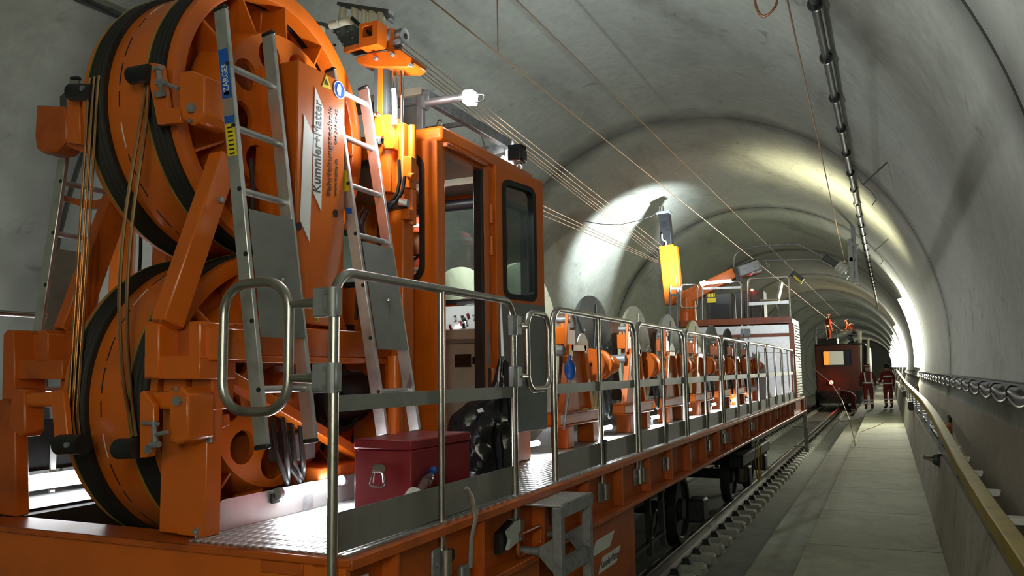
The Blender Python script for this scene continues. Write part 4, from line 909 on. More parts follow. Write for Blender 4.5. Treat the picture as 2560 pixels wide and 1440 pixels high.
# console inside
con = part(cab, 'console', MB().prism([(-2.50, 5.55, 0.50), (-2.50, 5.30, 0.50), (-2.50, 4.98, 0.31), (-2.50, 4.98, 0.235), (-2.50, 5.55, 0.235)], (-0.52, 0, 0)), 'lightgrey', bevel=0.006, label='grey control desk')
part(con, 'console_back', B(-3.02, -2.5, 5.5, 5.56, 0.50, rz0), 'darkgrey')
cbn = part(cab, 'control_cabinet', B(-3.0, -2.62, 5.02, 5.5, CZ0+.03, 0.21), 'lightgrey', bevel=0.006)
q0 = at(1138, 918, Y=5.015); q1 = at(1177, 885, Y=5.015)
part(cbn, 'screen', B(q0.x, q1.x, 5.008, 5.02, q0.z, q1.z), 'black'); part(cbn, 'cabinet_lock', B(q1.x+.015, q1.x+.03, 5.008, 5.02, q0.z+.02, q0.z+.07), 'rubber')
part(cbn, 'cabinet_top', B(-3.02, -2.58, 4.99, 5.5, 0.21, 0.235), 'grey')
rnd = random.Random(3); sl = Vector((0, 0.32, 0.19)).normalized(); nn = Vector((0, -0.19, 0.32)).normalized()
for k, (px, py) in enumerate(((1140, 801), (1158, 800), (1172, 795), (1187, 799), (1163, 806), (1153, 814), (1168, 813), (1160, 819), (1128, 823))):
    X = None; v = Vector(((px-IW/2)/FPX, (py-IH/2)/FPX, 1.0)); r = Vector((v.dot(BR), v.dot(BD), v.dot(BU))); O = Vector((-2.5, 4.98, 0.31)); p = r*(nn.dot(O)/nn.dot(r))
    part(con, 'control_knob', CYL(p, p+nn*0.035, 0.011, n=8), ('chrome', 'black', 'red')[k % 3])
v = Vector(((1145-IW/2)/FPX, (818-IH/2)/FPX, 1.0)); r = Vector((v.dot(BR), v.dot(BD), v.dot(BU))); p = r*(nn.dot(Vector((-2.5, 4.98, .31)))/nn.dot(r))
part(con, 'button_lamp', CYL(p, p+nn*0.012, 0.018, n=12), 'coolglow')
q = at(1183, 776, Y=5.35); part(con, 'gauntlet', MB().sphere(q, 0.075, sc=(1.5, 0.7, 0.7)), 'plygrey')
# ================================================================== mast in front of the cab
MY = 3.93
mast = thing('wire_mast', 'orange telescopic mast with chrome rods and cream guide rollers on top', 'mast', (at(975, 900, Y=MY).x, MY, DZ))
def mbox(name, x0, x1, y0, y1, Y, t, mat, bevel=0.004, parent=None): return plate_y(parent or mast, name, [(x0, y0), (x1, y0), (x1, y1), (x0, y1)], Y, t, mat, bevel)
p0 = at(962, 300, Y=MY); p1 = at(1008, 300, Y=MY)
part(mast, 'outer_column', B(p0.x, p1.x, MY, MY+0.12, DZ, at(985, 308, Y=MY).z), 'orange', bevel=0.01)
q = at(1018, 600, Y=MY); part(mast, 'side_tube', CYL((q.x+.01, MY+.04, at(1018, 560, Y=MY).z), (q.x+.01, MY+.04, at(1018, 310, Y=MY).z), 0.024, n=14), 'orange')
mbox('clamp_sleeve', 935, 978, 286, 480, MY-0.05, 0.14, 'orange'); mbox('clamp_plate', 958, 985, 330, 372, MY-0.07, 0.05, 'orange')
for (x, y) in ((945, 291), (950, 288), (931+34, 347), (966, 366)):
    q = at(x, y, Y=MY-0.05); part(mast, 'bolt', CYL((q.x, MY-.052, q.z), (q.x, MY-.085, q.z), 0.009, n=6), 'chrome')
for x0, x1, m in ((934, 944, 'darkgrey'), (957, 967, 'darkgrey'), (944, 957, 'orange')): mbox('inner_profile', x0, x1, 150, 300, MY, 0.06, m, 0.002)
zt, zb = at(980, 150, Y=MY).z, at(980, 330, Y=MY).z
for x, r, m in ((976, .011, 'chrome'), (1000, .012, 'chrome'), (987, .006, 'steel')):
    q = at(x, 250, Y=MY); part(mast, 'chrome_rod', CYL((q.x, MY+.02, zb), (q.x, MY+.02, zt), r, n=14), m)
top = part(mast, 'top_plate', MB().prism([at(888, 142, Y=MY-.02), at(925, 132, Y=MY-.02), at(1000, 122, Y=MY-.02), at(1033, 146, Y=MY-.02), at(1033, 158, Y=MY-.02), at(1018, 168, Y=MY-.02), at(935, 168, Y=MY-.02), at(890, 156, Y=MY-.02)], (0, 0.16, 0)), 'orange', bevel=0.006)
for (x, y) in ((940, 146), (981, 136), (1029, 163)):
    q = at(x, y, Y=MY-.03); part(mast, 'bolt', CYL((q.x, MY-.02, q.z), (q.x, MY-.045, q.z), 0.012, n=6), 'galv')
hb = part(mast, 'head_bracket', panel_hole((0, MY, 0), (1, 0, 0), (0, 0, 1), (at(922, 0, Y=MY).x, at(968, 0, Y=MY).x, at(940, 130, Y=MY).z, at(940, 72, Y=MY).z), (at(930, 0, Y=MY).x, at(955, 0, Y=MY).x, at(940, 108, Y=MY).z, at(940, 80, Y=MY).z), 0.01, -0.10), 'orange')
mbox('head_side', 968, 985, 70, 128, MY+.01, 0.09, 'orange'); 
a, b = at(966, 96, Y=MY+.05), at(1022, 90, Y=MY+.05)
part(mast, 'winch_motor', MB().lathe([(0, .02), (0, .055), (.05, .055), (.06, .04), (.09, .04), (.10, .05), (.135, .05), (.14, .02)], a, b-a, 20, closed=True), 'galv')
part(mast, 'motor_terminal', BEAM(at(985, 112, Y=MY+.02), at(1006, 104, Y=MY+.02), 0.05, 0.04), 'galv', bevel=0.006)
ra = part(mast, 'roller_frame', MB().prism([at(828, 68, Y=MY), at(870, 52, Y=MY), at(920, 92, Y=MY), at(925, 118, Y=MY), at(866, 130, Y=MY)], (0, 0.08, 0)), 'darkgrey', bevel=0.006)
part(mast, 'roller_frame_foot', BEAM(at(862, 127, Y=MY-.01), at(925, 110, Y=MY-.01), 0.03, 0.03), 'orange2')
for k in range(7):
    q = at(838+12*(k % 5), 82+16*(k % 3), Y=MY-.01); part(ra, 'frame_bolt', CYL(q, (q.x, q.y-.02, q.z), 0.008, n=6), 'chrome')
for (a, b, r) in (((858, 20), (855, 48), .023), ((888, 12), (887, 58), .025), ((911, 20), (909, 72), .018), ((930, 26), (928, 72), .020), ((953, 31), (952, 76), .024), ((805, 62), (803, 112), .022), ((786, 60), (784, 84), .018)):
    q0, q1 = at(*a, Y=MY+.05), at(*b, Y=MY+.05); part(mast, 'guide_roller', CYL(q0, q1, r, n=18), 'cream', bevel=0.004)
for (a, b) in (((826, 64), (848, 58)), ((853, 55), (880, 50))): part(mast, 'guide_roller', CYL(at(*a, Y=MY-.03), at(*b, Y=MY-.03), 0.026, n=18), 'cream')
part(mast, 'roller_top_bar', BEAM(at(850, 12, Y=MY+.05), at(978, 32, Y=MY+.05), 0.06, 0.018), 'darkgrey'); part(mast, 'roller_end_plate', BEAM(at(968, 30, Y=MY+.05), at(978, 52, Y=MY+.05), 0.06, 0.03), 'darkgrey')
part(mast, 'roller_end_plate', BEAM(at(770, 55, Y=MY+.05), at(822, 66, Y=MY+.05), 0.06, 0.02), 'darkgrey'); part(mast, 'roller_end_plate', BEAM(at(805, 112, Y=MY+.05), at(826, 130, Y=MY+.05), 0.05, 0.06), 'darkgrey')
part(mast, 'control_cable', TUBE(fillet([at(880, 45, Y=MY-.05), at(905, 68, Y=MY-.05), at(925, 85, Y=MY-.05), at(945, 92, Y=MY)], .05), 0.012, 8), 'hose')
# hydraulic fittings and hoses down the mast
mbox('valve_body', 1008, 1028, 390, 470, MY-.02, 0.06, 'orange'); mbox('valve_foot', 1002, 1022, 520, 548, MY-.03, 0.06, 'orange')
q = at(1022, 440, Y=MY-.03); part(mast, 'valve_cap', CYL((q.x, MY-.02, q.z), (q.x+.035, MY-.03, q.z-.01), 0.022, n=12), 'orange')
part(mast, 'hose_clamp', BEAM(at(965, 518, Y=MY-.05), at(1016, 508, Y=MY-.05), 0.05, 0.05), 'black', bevel=0.006); part(mast, 'clamp_bolt', BEAM(at(1000, 505, Y=MY-.08), at(1020, 508, Y=MY-.08), 0.03, 0.04), 'chrome')
for k, pts in enumerate((((997, 400), (1000, 450), (992, 490), (970, 512)), ((1012, 440), (1006, 480), (990, 505), (965, 530)), ((912, 520), (896, 545), (905, 600), (902, 640), (890, 800)), ((920, 525), (906, 560), (912, 610), (910, 640), (898, 790)))):
    part(mast, 'hose', TUBE(fillet([at(x, y, Y=MY-.06-.01*k) for x, y in pts], 0.08), 0.011, 8), 'hose')
q = at(940, 345, Y=MY-.08); part(mast, 'lever_knob', CYL((q.x-.02, MY-.07, q.z), (q.x+.03, MY-.08, q.z-.02), 0.022, n=10), 'darkgrey')
part(mast, 'mast_foot', B(mast.location.x-.16, mast.location.x+.14, MY-.12, MY+.2, DZ, DZ+.05), 'orange', bevel=0.006)
q = at(985, 1000, Y=MY-.1); part(mast, 'lift_cylinder', CYL((q.x, MY-.09, DZ+.05), (q.x, MY-.09, at(985, 890, Y=MY-.1).z), 0.042, n=18), 'orange')
# work lamp on the mast: upright tube behind the chrome rods
wl = thing('work_lamp', 'glaring white work lamp shining beside the chrome rods of the mast', 'lamp', at(986, 312, Y=MY-.06))
part(wl, 'lamp_tube', CYL(at(984, 222, Y=MY-.06), at(986, 300, Y=MY-.06), 0.011, n=12), 'lampglow'); part(wl, 'lamp_socket', CYL(at(986, 300, Y=MY-.06), at(986, 312, Y=MY-.06), 0.018, n=12), 'galv')
q = at(1035, 330, Y=MY-.12)
light('POINT', 'work_lamp_light', at(984, 285, Y=MY-.15), 24, (0.93, 0.97, 1.0), 0.05, parent=wl)
# ================================================================== galvanised roof frame with lamp arm and flood lamp
FY = 4.40
rf = thing('roof_frame', 'galvanised beam frame above the cab roof', 'frame', (-2.7, 5, CZ1+.1))
part(rf, 'front_tube', BEAM(at(850, 263, Y=FY), at(1058, 228, Y=FY), 0.05, 0.05), 'cream'); part(rf, 'front_sheet', plate := MB().prism([at(850, 268, Y=FY), at(1056, 233, Y=FY), at(1056, 250, Y=FY), at(850, 284, Y=FY)], (0, .01, 0)), 'grey')
part(rf, 'front_tube', BEAM(at(850, 288, Y=FY), at(1056, 254, Y=FY), 0.03, 0.03), 'galv')
part(rf, 'frame_post', B(at(1044, 300, Y=FY).x, at(1060, 300, Y=FY).x, FY-.02, FY+.02, CZ1+.095, at(1050, 226, Y=FY).z), 'galv', bevel=0.004)
part(rf, 'side_sheet', MB().prism([at(1000, 258, Y=FY+.02), at(1046, 250, Y=FY+.02), at(1046, 330, Y=FY+.02), at(1000, 345, Y=FY+.02)], (0, .008, 0)), 'greyplate')
e0, e1 = at(1064, 240, X=-2.62), at(1277, 366, X=-2.62)
part(rf, 'long_beam', BEAM((-2.62, e0.y, e0.z), (-2.62, e1.y, e0.z), 0.05, 0.08), 'galv', bevel=0.004)
part(rf, 'rear_post', B(-2.645, -2.595, e1.y-.05, e1.y, CZ1+.095, e0.z), 'galv'); part(rf, 'rear_post', B(-3.645, -3.595, e1.y-.05, e1.y, CZ1+.095, e0.z), 'galv')
part(rf, 'rear_beam', BEAM((-3.7, e1.y-.02, e0.z-.02), (-2.6, e1.y-.02, e0.z-.02), 0.05, 0.07), 'galv'); part(rf, 'cross_beam', BEAM((-3.7, 5.0, e0.z), (-2.6, 5.0, e0.z), 0.03, 0.03), 'galv')
part(rf, 'far_beam', BEAM((-3.62, FY, e0.z), (-3.62, e1.y, e0.z), 0.05, 0.08), 'galv'); part(rf, 'tie_rod', CYL((-2.62, 5.15, e0.z-.03), (-2.62, 5.35, CZ1+.1), 0.006, n=6), 'galv')
lampa = thing('arm_lamp', 'tube arm reaching out from the roof frame with a bright white lamp head', 'lamp', at(1060, 256, Y=FY))
part(lampa, 'lamp_arm', CYL(at(1056, 258, Y=FY), at(1164, 241, Y=FY), 0.026, n=14), 'alu'); part(lampa, 'arm_clamp', BEAM(at(1056, 258, Y=FY), at(1068, 256, Y=FY), 0.07, 0.09), 'galv', bevel=0.004)
h0, h1 = at(1163, 246, Y=FY), at(1188, 244, Y=FY)
part(lampa, 'lamp_head', BEAM(h0, h1, 0.09, 0.085), 'coolglow', bevel=0.012)
part(lampa, 'lamp_guard', TUBE(fillet([at(1186, 234, Y=FY), at(1210, 236, Y=FY), at(1212, 252, Y=FY), at(1188, 256, Y=FY)], .02), 0.004, 6), 'black')
light('SPOT', 'arm_lamp_light', h1+Vector((0.07, 0, 0.0)), 165, (0.93, 0.97, 0.97), 0.05, aim=h1+Vector((0.62, -0.15, 0.75)), parent=lampa, spot=165, blend=0.35)
fl = thing('flood_lamp', 'small black flood lamp with bright front at the rear of the cab roof', 'lamp', at(1290, 400, X=-2.50))
q = at(1292, 388, X=-2.48); part(fl, 'lamp_case', BEAM((q.x, q.y-.05, q.z), (q.x, q.y+.07, q.z-.01), 0.12, 0.10), 'black', bevel=0.015)
for k in range(5): part(fl, 'cooling_fin', B(q.x-.055, q.x+.055, q.y-.04+.022*k, q.y-.034+.022*k, q.z+.045, q.z+.075), 'black')
part(fl, 'lamp_front', BEAM((q.x-.10, q.y+.0, q.z-.06), (q.x-.07, q.y+.0, q.z-.02), 0.07, 0.09), 'coolglow'); part(fl, 'lamp_bracket', BEAM((-2.6, e1.y-.02, q.z-.02), (q.x-.05, q.y, q.z-.02), 0.03, 0.04), 'galv')
light('SPOT', 'flood_light', (q.x-.06, q.y+.16, q.z), 750, (0.90, 0.97, 1.0), 0.06, aim=wall_hit(1440, 640), parent=fl, spot=140, blend=1.0)
# ================================================================== things on the walkway
b0 = at(885, 1300, Z=DZ); by = b0.y; bxl = b0.x; bxr = at(1028, 1103, Y=by).x; bzt = at(960, 1100, Y=by).z; byr = at(1174, 1079, X=bxr).y
tb = thing('toolbox', 'dark red steel toolbox with a chrome carrying handle on the wagon walkway', 'toolbox', ((bxl+bxr)/2, (by+byr)/2, DZ))
part(tb, 'box_body', B(bxl, bxr, by, byr, DZ, bzt-0.045), 'red', bevel=0.005); part(tb, 'lid', B(bxl-.004, bxr+.004, by-.004, byr+.004, bzt-0.043, bzt), 'red', bevel=0.006)
hq = at(948, 1178, Y=by); hp_ = part(tb, 'handle_plate', flat_rr((hq.x, by-.002, hq.z), (1, 0, 0), (0, 0, 1), (-.032, .032, -.004, .030), 0.012, -0.002), 'chrome')
part(tb, 'handle_hinge', CYL((hq.x-.026, by-.010, hq.z), (hq.x+.026, by-.010, hq.z), 0.007, n=10), 'chrome')
part(tb, 'handle', TUBE(fillet([(hq.x-.026, by-.010, hq.z), (hq.x-.042, by-.02, hq.z-.065), (hq.x+.042, by-.02, hq.z-.065), (hq.x+.026, by-.010, hq.z)], 0.015, closed=True), 0.0055, 8, closed=True), 'chrome')
# leaning water bottle
c0 = at(1085, 1172, X=-1.90); c1 = at(1003, 1292, X=-1.90); ax = (c0-c1); BL = ax.length; axn = ax.normalized()
bt = thing('water_bottle', 'clear plastic water bottle with blue cap and white label leaning on the toolbox', 'bottle', (c1.x, c1.y, DZ))
M['pet'] = glass_mat('clear_plastic', (0.92, 0.94, 0.95), 0.05, 0.3)
S = BL/0.33
part(bt, 'bottle_body', MB().lathe([(0, .005), (0, .036), (.01*S, .042), (.06*S, .042), (.13*S, .042), (.16*S, .034), (.19*S, .041), (.23*S, .040), (.27*S, .028), (.295*S, .0135), (.31*S, .0135)], c1, axn, 24), 'pet')
lb_ = part(bt, 'label_band', MB().lathe([(.045*S, .0428), (.145*S, .0428)], c1, axn, 24), 'white')
part(bt, 'cap', MB().lathe([(.305*S, .003), (.305*S, .0165), (.33*S, .0165), (.335*S, .003)], c1, axn, 18, closed=True), 'blue')
ux_ = Vector((0.5, 0.86, 0)); ux_ = (ux_-axn*ux_.dot(axn)).normalized(); nz_ = ux_.cross(axn)
if nz_.y > 0: nz_ = -nz_
text_part(bt, 'lettering', 'allo', 'galv', c1+axn*.09*S+Vector((.030, -.030, 0))*1.02-Vector((0.015, .0, 0)), (0.72, 0.69, 0.0), axn, 0.02, fit=(.04, .02))
# black rubbish bag hung from the railing end
bag = thing('rubbish_bag', 'shiny black rubbish bag hanging by a white strap from the railing', 'bag', (-1.98, 4.0, DZ))
rnd = random.Random(11)
from mathutils import noise
prof = [(1255, 895, .020), (1254, 915, .028), (1250, 945, .035), (1248, 975, .055), (1228, 1005, .135), (1214, 1040, .185), (1204, 1075, .215), (1206, 1120, .205), (1210, 1160, .190), (1218, 1195, .165), (1224, 1218, .10)]
vs = []; fs = []; nr = 40; PR = []
for i in range(len(prof)-1):
    for k in range(4):
        t = k/4; PR.append(tuple(prof[i][j]*(1-t)+prof[i+1][j]*t for j in range(3)))
PR.append(prof[-1])
for (px, py, r) in PR:
    c = at(px, py, Y=4.02)
    for k in range(nr):
        a = 2*math.pi*k/nr; d = Vector((math.cos(a), math.sin(a)*0.72, 0)); q = c+d*r
        w = noise.noise(Vector((math.cos(a)*2.1, math.sin(a)*2.1, c.z*4)))*.22+noise.noise(Vector((math.cos(a)*5, math.sin(a)*5, c.z*9)))*.16+abs(noise.noise(Vector((math.cos(a)*3, math.sin(a)*3, c.z*2.5+7))))*.3-0.1
        vs.append(c+d*r*(1+w))
m_ = len(PR)
for i in range(m_-1):
    for k in range(nr): fs.append((i*nr+k, i*nr+(k+1) % nr, (i+1)*nr+(k+1) % nr, (i+1)*nr+k))
fs += [tuple(range(nr)), tuple(range((m_-1)*nr, m_*nr))]
M['bag'] = paint('bag_foil', (0.008, 0.008, 0.009), 0.22, var=0.2, bump=0.5, bscale=14)
part(bag, 'bag_body', MB().add(vs, fs), 'bag'); part(bag, 'bag_tail', MB().prism([at(1258, 900, Y=4.0), at(1270, 905, Y=4.0), at(1290, 985, Y=4.0), at(1262, 985, Y=4.0)], (0, .012, 0)), 'bag')
part(bag, 'strap', MB().prism([at(1249, 752, Y=3.96), at(1253, 752, Y=3.96), at(1260, 890, Y=3.98), at(1253, 890, Y=3.98)], (0, .004, 0)), 'white')
part(bag, 'tag_label', MB().prism([at(1192, 1025, Y=3.86), at(1205, 1019, Y=3.86), at(1210, 1029, Y=3.86), at(1196, 1032, Y=3.86)], (0, .002, 0)), 'white')
# ================================================================== cable reels on their stands
ZR, RR_ = 0.13, 0.70
reel_specs = [(6.58, 'ply', 'cream cable reel right behind the operator cab'), (8.42, 'plydark', 'black flanged cable reel standing taller behind the railing'), (10.1, 'ply', 'pale cable reel behind the second orange stand'), (11.85, 'plygrey', 'grey cable reel with dark spokes, middle of the row'), (13.6, 'plyyellow', 'yellow cable reel in the row of reels'), (15.2, 'plygrey', 'grey cable reel just past the yellow one'), (16.85, 'plydark', 'dark cable reel at the far end of the row')]
def reel(y, fm, lab, ZR=ZR, RR_=RR_, XL=-3.88):
    t = thing('cable_reel', lab, 'reel', (-3.4, y, DZ), 'cable reels on the wagon'); o = (0, y, ZR)
    for x, s in ((-2.93, 1), (XL, -1)):
        f = part(t, 'flange', MB().lathe([(x-.02, .06), (x-.02, RR_), (x+.02, RR_), (x+.02, .06)], o, (1, 0, 0), 56, closed=True), fm, bevel=0.004)
        if s > 0:
            for k in range(6):
                a = 2*math.pi*k/6+.3; e = Vector((0, math.cos(a), math.sin(a))); c = Vector(o)
                part(f, 'flange_batten', BEAM(c+e*.12+Vector((x+.024, 0, 0)), c+e*.62+Vector((x+.024, 0, 0)), .05, .012, up=(1, 0, 0)), fm)
                part(f, 'flange_bolt', CYL(c+e*.45+Vector((x+.02, 0, 0)), c+e*.45+Vector((x+.04, 0, 0)), .014, n=6), 'galv')
    part(t, 'wound_cable', MB().lathe([(XL+.02, .2), (XL+.02, .50)]+[(XL+.02+(-2.95-XL-.02)*i/48, .50+.012*(i % 2)) for i in range(49)]+[(-2.95, .5), (-2.95, .2)], o, (1, 0, 0), 40, closed=True), 'wirewound')
    part(t, 'axle', CYL((-4.05, y, ZR), (-2.55, y, ZR), 0.045, n=14), 'galv')
    return t
for i, s_ in enumerate(reel_specs): reel(*s_, *((0.18, 0.80, -3.52) if i == 0 else ()))
ordn = ['nearest orange reel stand, with a blue float hanging on it', 'second orange reel stand from the cab', 'third orange reel stand from the cab', 'fourth orange reel stand from the cab', 'fifth orange reel stand from the cab', 'sixth orange reel stand from the cab', 'farthest orange reel stand from the cab']
def stand(y, lab):
    t = thing('reel_stand', lab, 'stand', (-2.62, y+.35, DZ), 'reel stands along the wagon')
    x0 = -2.56
    def P(name, poly, x, th, m='orange'): return part(t, name, MB().prism([(x, y+a, z) for a, z in poly], (-th, 0, 0)), m, 0.006)
    P('side_plate', [(0.12, 0.24), (.52, .24), (.70, -.36), (-.10, -.36)], x0, .03)
    P('plate_edge', [(-.10, -.36), (-.02, -.36), (.19, .24), (.12, .24)], x0+.035, .05); P('plate_edge', [(.62, -.36), (.70, -.36), (.52, .24), (.45, .24)], x0+.035, .05)
    P('plate_edge', [(.12, .18), (.52, .18), (.52, .24), (.12, .24)], x0+.035, .05)
    P('fork_arm', [(.04, .20), (.12, .20), (.16, .52), (.10, .52)], x0+.02, .03); P('fork_arm', [(.28, .20), (.34, .20), (.34, .50), (.29, .50)], x0-.10, .03)
    P('bearing_block', [(.14, .24), (.40, .24), (.40, .40), (.14, .40)], x0-.03, .10)
    part(t, 'bearing_clamp', TUBE([(x0-.02, y+.28+.10*math.cos(a), .38+.13*math.sin(a)) for a in [math.pi*k/12 for k in range(13)]], .016, 8), 'galv')
    part(t, 'clamp_pin', CYL((x0+.03, y+.14, .46), (x0-.10, y+.14, .46), .03, n=12), 'galv')
    c = (x0+.02, y+.02, .06)
    gm = part(t, 'gear_motor', MB().lathe([(0, .02), (0, .12), (.11, .125), (.12, .145), (.145, .145), (.15, .10), (.20, .095), (.21, .11), (.23, .11), (.24, .09), (.33, .085), (.33, .02)], (x0-.02, y+.82, .06), (.35, 1, 0), 20, closed=True), 'orange')
    part(gm, 'motor_flange', MB().lathe([(-.02, .02), (-.02, .16), (.01, .16), (.01, .02)], (x0-.02, y+.82, .06), (.35, 1, 0), 20, closed=True), 'orange2')
    part(gm, 'motor_pipe', TUBE(fillet([(x0, y+.88, .16), (x0+.01, y+.92, .26), (x0, y+1.05, .24), (x0, y+1.15, .16)], .05), .010, 8), 'galv')
    part(t, 'guard_disc', MB().lathe([(0, .05), (0, .16), (.01, .16), (.01, .05)], (x0-.06, y+.66, .20), (1, 0, 0), 20, closed=True), 'cream')
    P('base_beam', [(-.25, -.45), (.78, -.45), (.78, -.36), (-.25, -.36)], x0+.06, .14)
    P('base_flange', [(-.25, -.36), (.78, -.36), (.78, -.345), (-.25, -.345)], x0+.09, .20, 'orange2'); P('base_flange', [(-.25, -.465), (.78, -.465), (.78, -.45), (-.25, -.45)], x0+.09, .20)
    for a in (.52, -.12): P('base_leg', [(a, DZ), (a+.14, DZ), (a+.14, -.465), (a, -.465)], x0+.08, .16)
    part(t, 'hose', TUBE(fillet([(x0+.02, y+.95, -.02), (x0+.05, y+.98, -.25), (x0+.06, y+1.02, -.42), (x0+.05, y+1.12, -.48), (x0+.04, y+1.2, -.35), (x0+.03, y+1.12, -.1)], .08), .014, 8), 'hose')
    part(t, 'lean_strut', BEAM((x0-.02, y+.95, -.05), (x0-.02, y+.78, -.6), .03, .05), 'plyyellow')
    return t
sts = [stand(y, ordn[i]) for i, (y, _, _) in enumerate(reel_specs)]
# black and yellow warning caps on the first base beam
y = reel_specs[0][0]
for k in range(4): part(sts[0], 'warning_stripe', B(-2.50, -2.465, y+.30+.12*k, y+.38+.12*k, -.345, -.335), 'yellow' if k % 2 == 0 else 'black')
part(sts[0], 'number_sticker', B(-2.523, -2.519, y-.01+.06, y+.05+.06, .14, .20), 'yellow')
# blue float
q = at(1425, 925, X=-2.44)
t = thing('blue_float', 'shiny blue oval float on a thin hanging rod by the first reel stand', 'float', (q.x, q.y, q.z-.5))
part(t, 'float_body', MB().sphere(q, .05, sc=(1, 1.05, 1.75)), 'blue'); part(t, 'float_rod', CYL((q.x, q.y, q.z-.08), (q.x-.03, q.y-.1, q.z-.50), .012, n=8), 'galv')
part(t, 'float_hook', TUBE([(q.x, q.y-.06, q.z+.11), (q.x, q.y, q.z+.13), (q.x, q.y+.06, q.z+.11)], .008, 6), 'chrome'); part(t, 'float_neck', CYL((q.x, q.y, q.z+.08), (q.x, q.y, q.z+.125), .014, n=8), 'blue')
# ================================================================== deck lamps along the inner walkway edge
dl_y = [(2.96, 3.44), (5.60, 5.98), (7.45, 7.85), (9.3, 9.7), (11.1, 11.5), (12.9, 13.3), (14.7, 15.1), (16.5, 16.9)]
dw = ['beside the red toolbox', 'under the open cab door', 'below the first cable reel stand', 'below the second cable reel stand', 'below the third cable reel stand', 'below the fourth cable reel stand', 'below the fifth cable reel stand', 'at the far end of the wagon walkway']
for k, (a, b) in enumerate(dl_y):
    x = -2.555 if k else -2.56
    z = DZ+0.115 if k == 0 else DZ+.09
    t = thing('deck_lamp', 'bright white tube lamp low over the deck '+dw[k], 'lamp', (x, (a+b)/2, DZ), 'tube lamps along the wagon deck')
    part(t, 'lamp_tube', CYL((x, a, z), (x, b, z), .021, n=12), 'lampglow')
    for y in (a, b): part(t, 'lamp_cap', CYL((x, y-.012, z), (x, y+.012, z), .026, n=12), 'galv')
    part(t, 'lamp_bracket', B(x-.03, x-.018, (a+b)/2-.03, (a+b)/2+.03, DZ, z+.02), 'galv')
    light('AREA', 'deck_lamp_light', (x+.035, (a+b)/2, z), (6 if k == 0 else 8), (.94, .97, 1), .04, b-a, aim=(x+.5, (a+b)/2, z-.12), parent=t)
# far left lamp and the lit white sheet behind the wheels
t = thing('deck_lamp', 'bright white lamp sheet at the left deck edge behind the cable wheels', 'lamp', (-4.4, 3.3, DZ))
part(t, 'lamp_tube', CYL((-4.39, 2.9, DZ+.07), (-4.39, 3.5, DZ+.07), .016, n=12), 'lampglow'); part(t, 'lamp_bracket', B(-4.435, -4.42, 3.17, 3.20, DZ, DZ+.27), 'white')
part(t, 'reflector_sheet', B(-4.42, -4.41, 2.7, 3.7, DZ+.025, DZ+.115), 'white')
light('AREA', 'wall_wash', (-4.52, 3.2, DZ+.32), 13, (.94, .97, 1), .06, .6, aim=(-7.3, 3.4, 0.6), parent=t)
light('AREA', 'deck_lamp_light', (-4.36, 3.2, DZ+.10), 1.5, (.94, .97, 1), .05, .6, aim=(-3.9, 3.2, DZ+.25), parent=t)

for k, y in enumerate((6.6, 10.6)):  # unseen repeats of the left lamp, added to brighten the left wall
    t = thing('deck_lamp', ('nearer' if k == 0 else 'farther')+' added tube lamp on the left deck edge, unseen behind the cable reels', 'lamp', (-4.4, y, DZ))
    part(t, 'lamp_tube', CYL((-4.40, y-.3, DZ+.30), (-4.40, y+.3, DZ+.30), .021, n=12), 'lampglow'); part(t, 'lamp_bracket', B(-4.385, -4.37, y-.03, y+.03, DZ, DZ+.32), 'galv')
    light('AREA', 'wall_wash', (-4.44, y, DZ+.30), 30, (.94, .97, 1), .06, .6, aim=(-7.3, y+.6, 0.8), parent=t)
part(wagon, 'dark_screen', B(-4.47, -4.44, 2.5, 4.3, DZ+.13, DZ+.42), 'dirty')  # dark panel added for a black band; it also hides the wash light
# ================================================================== work platform with crane at the far end of the wagon
PY = 18.55
plat = thing('work_platform', 'silver locker with an orange raised work platform on the far end of the wagon', 'platform', (-3.0, 19.2, DZ))
zt_ = at(1850, 812, Y=PY).z
part(plat, 'locker_body', B(-4.3, -1.86, PY+.02, 19.85, DZ, zt_-.04), 'alu')
xs = at(1862, 900, Y=PY).x
ck = part(plat, 'locker_checker_panel', B(-4.2, xs, PY, PY+.02, DZ+.02, zt_-.30), 'checker')
part(plat, 'locker_sheet_panel', B(xs+.01, -1.90, PY, PY+.02, DZ+.02, zt_-.30), 'alu')
part(plat, 'locker_header', B(-4.2, -1.90, PY-.02, PY+.02, zt_-.21, zt_-.03), 'alu'); part(plat, 'locker_strip', B(-4.2, -1.90, PY-.01, PY+.02, zt_-.29, zt_-.22), 'orange2')
part(plat, 'corner_post', B(-1.90, -1.79, PY-.02, PY+.06, DZ, zt_), 'orange2', bevel=.006)
for k in range(26): part(plat, 'shutter_slat', B(-1.86, -1.795, PY+.10, 19.8, DZ+.05+k*.062, DZ+.05+k*.062+.052), 'cream', bevel=.01)
part(plat, 'platform_floor', B(-4.5, -1.82, PY-.05, 19.9, zt_, zt_+.10), 'orange', bevel=.006)
part(plat, 'floor_lip', B(-4.5, -1.82, PY-.07, PY-.05, zt_+.02, zt_+.14), 'orange2')
def pt(x, y, dy=0): return at(x, y, Y=PY+dy)
def loop(px, name='guard_rail', r=.02, dy=0): return part(plat, name, TUBE(fillet([pt(x, y, dy) for x, y in px], .08), r, 10), 'steel')
loop([(1870, 848), (1870, 697), (1973, 692), (1976, 848)]); loop([(1757, 812), (1756, 708), (1853, 704), (1855, 840)])
part(plat, 'guard_bar', BEAM(pt(1872, 760), pt(1972, 755), .02, .07), 'alu'); part(plat, 'guard_bar', BEAM(pt(1756, 722), pt(1853, 718), .02, .05), 'alu')
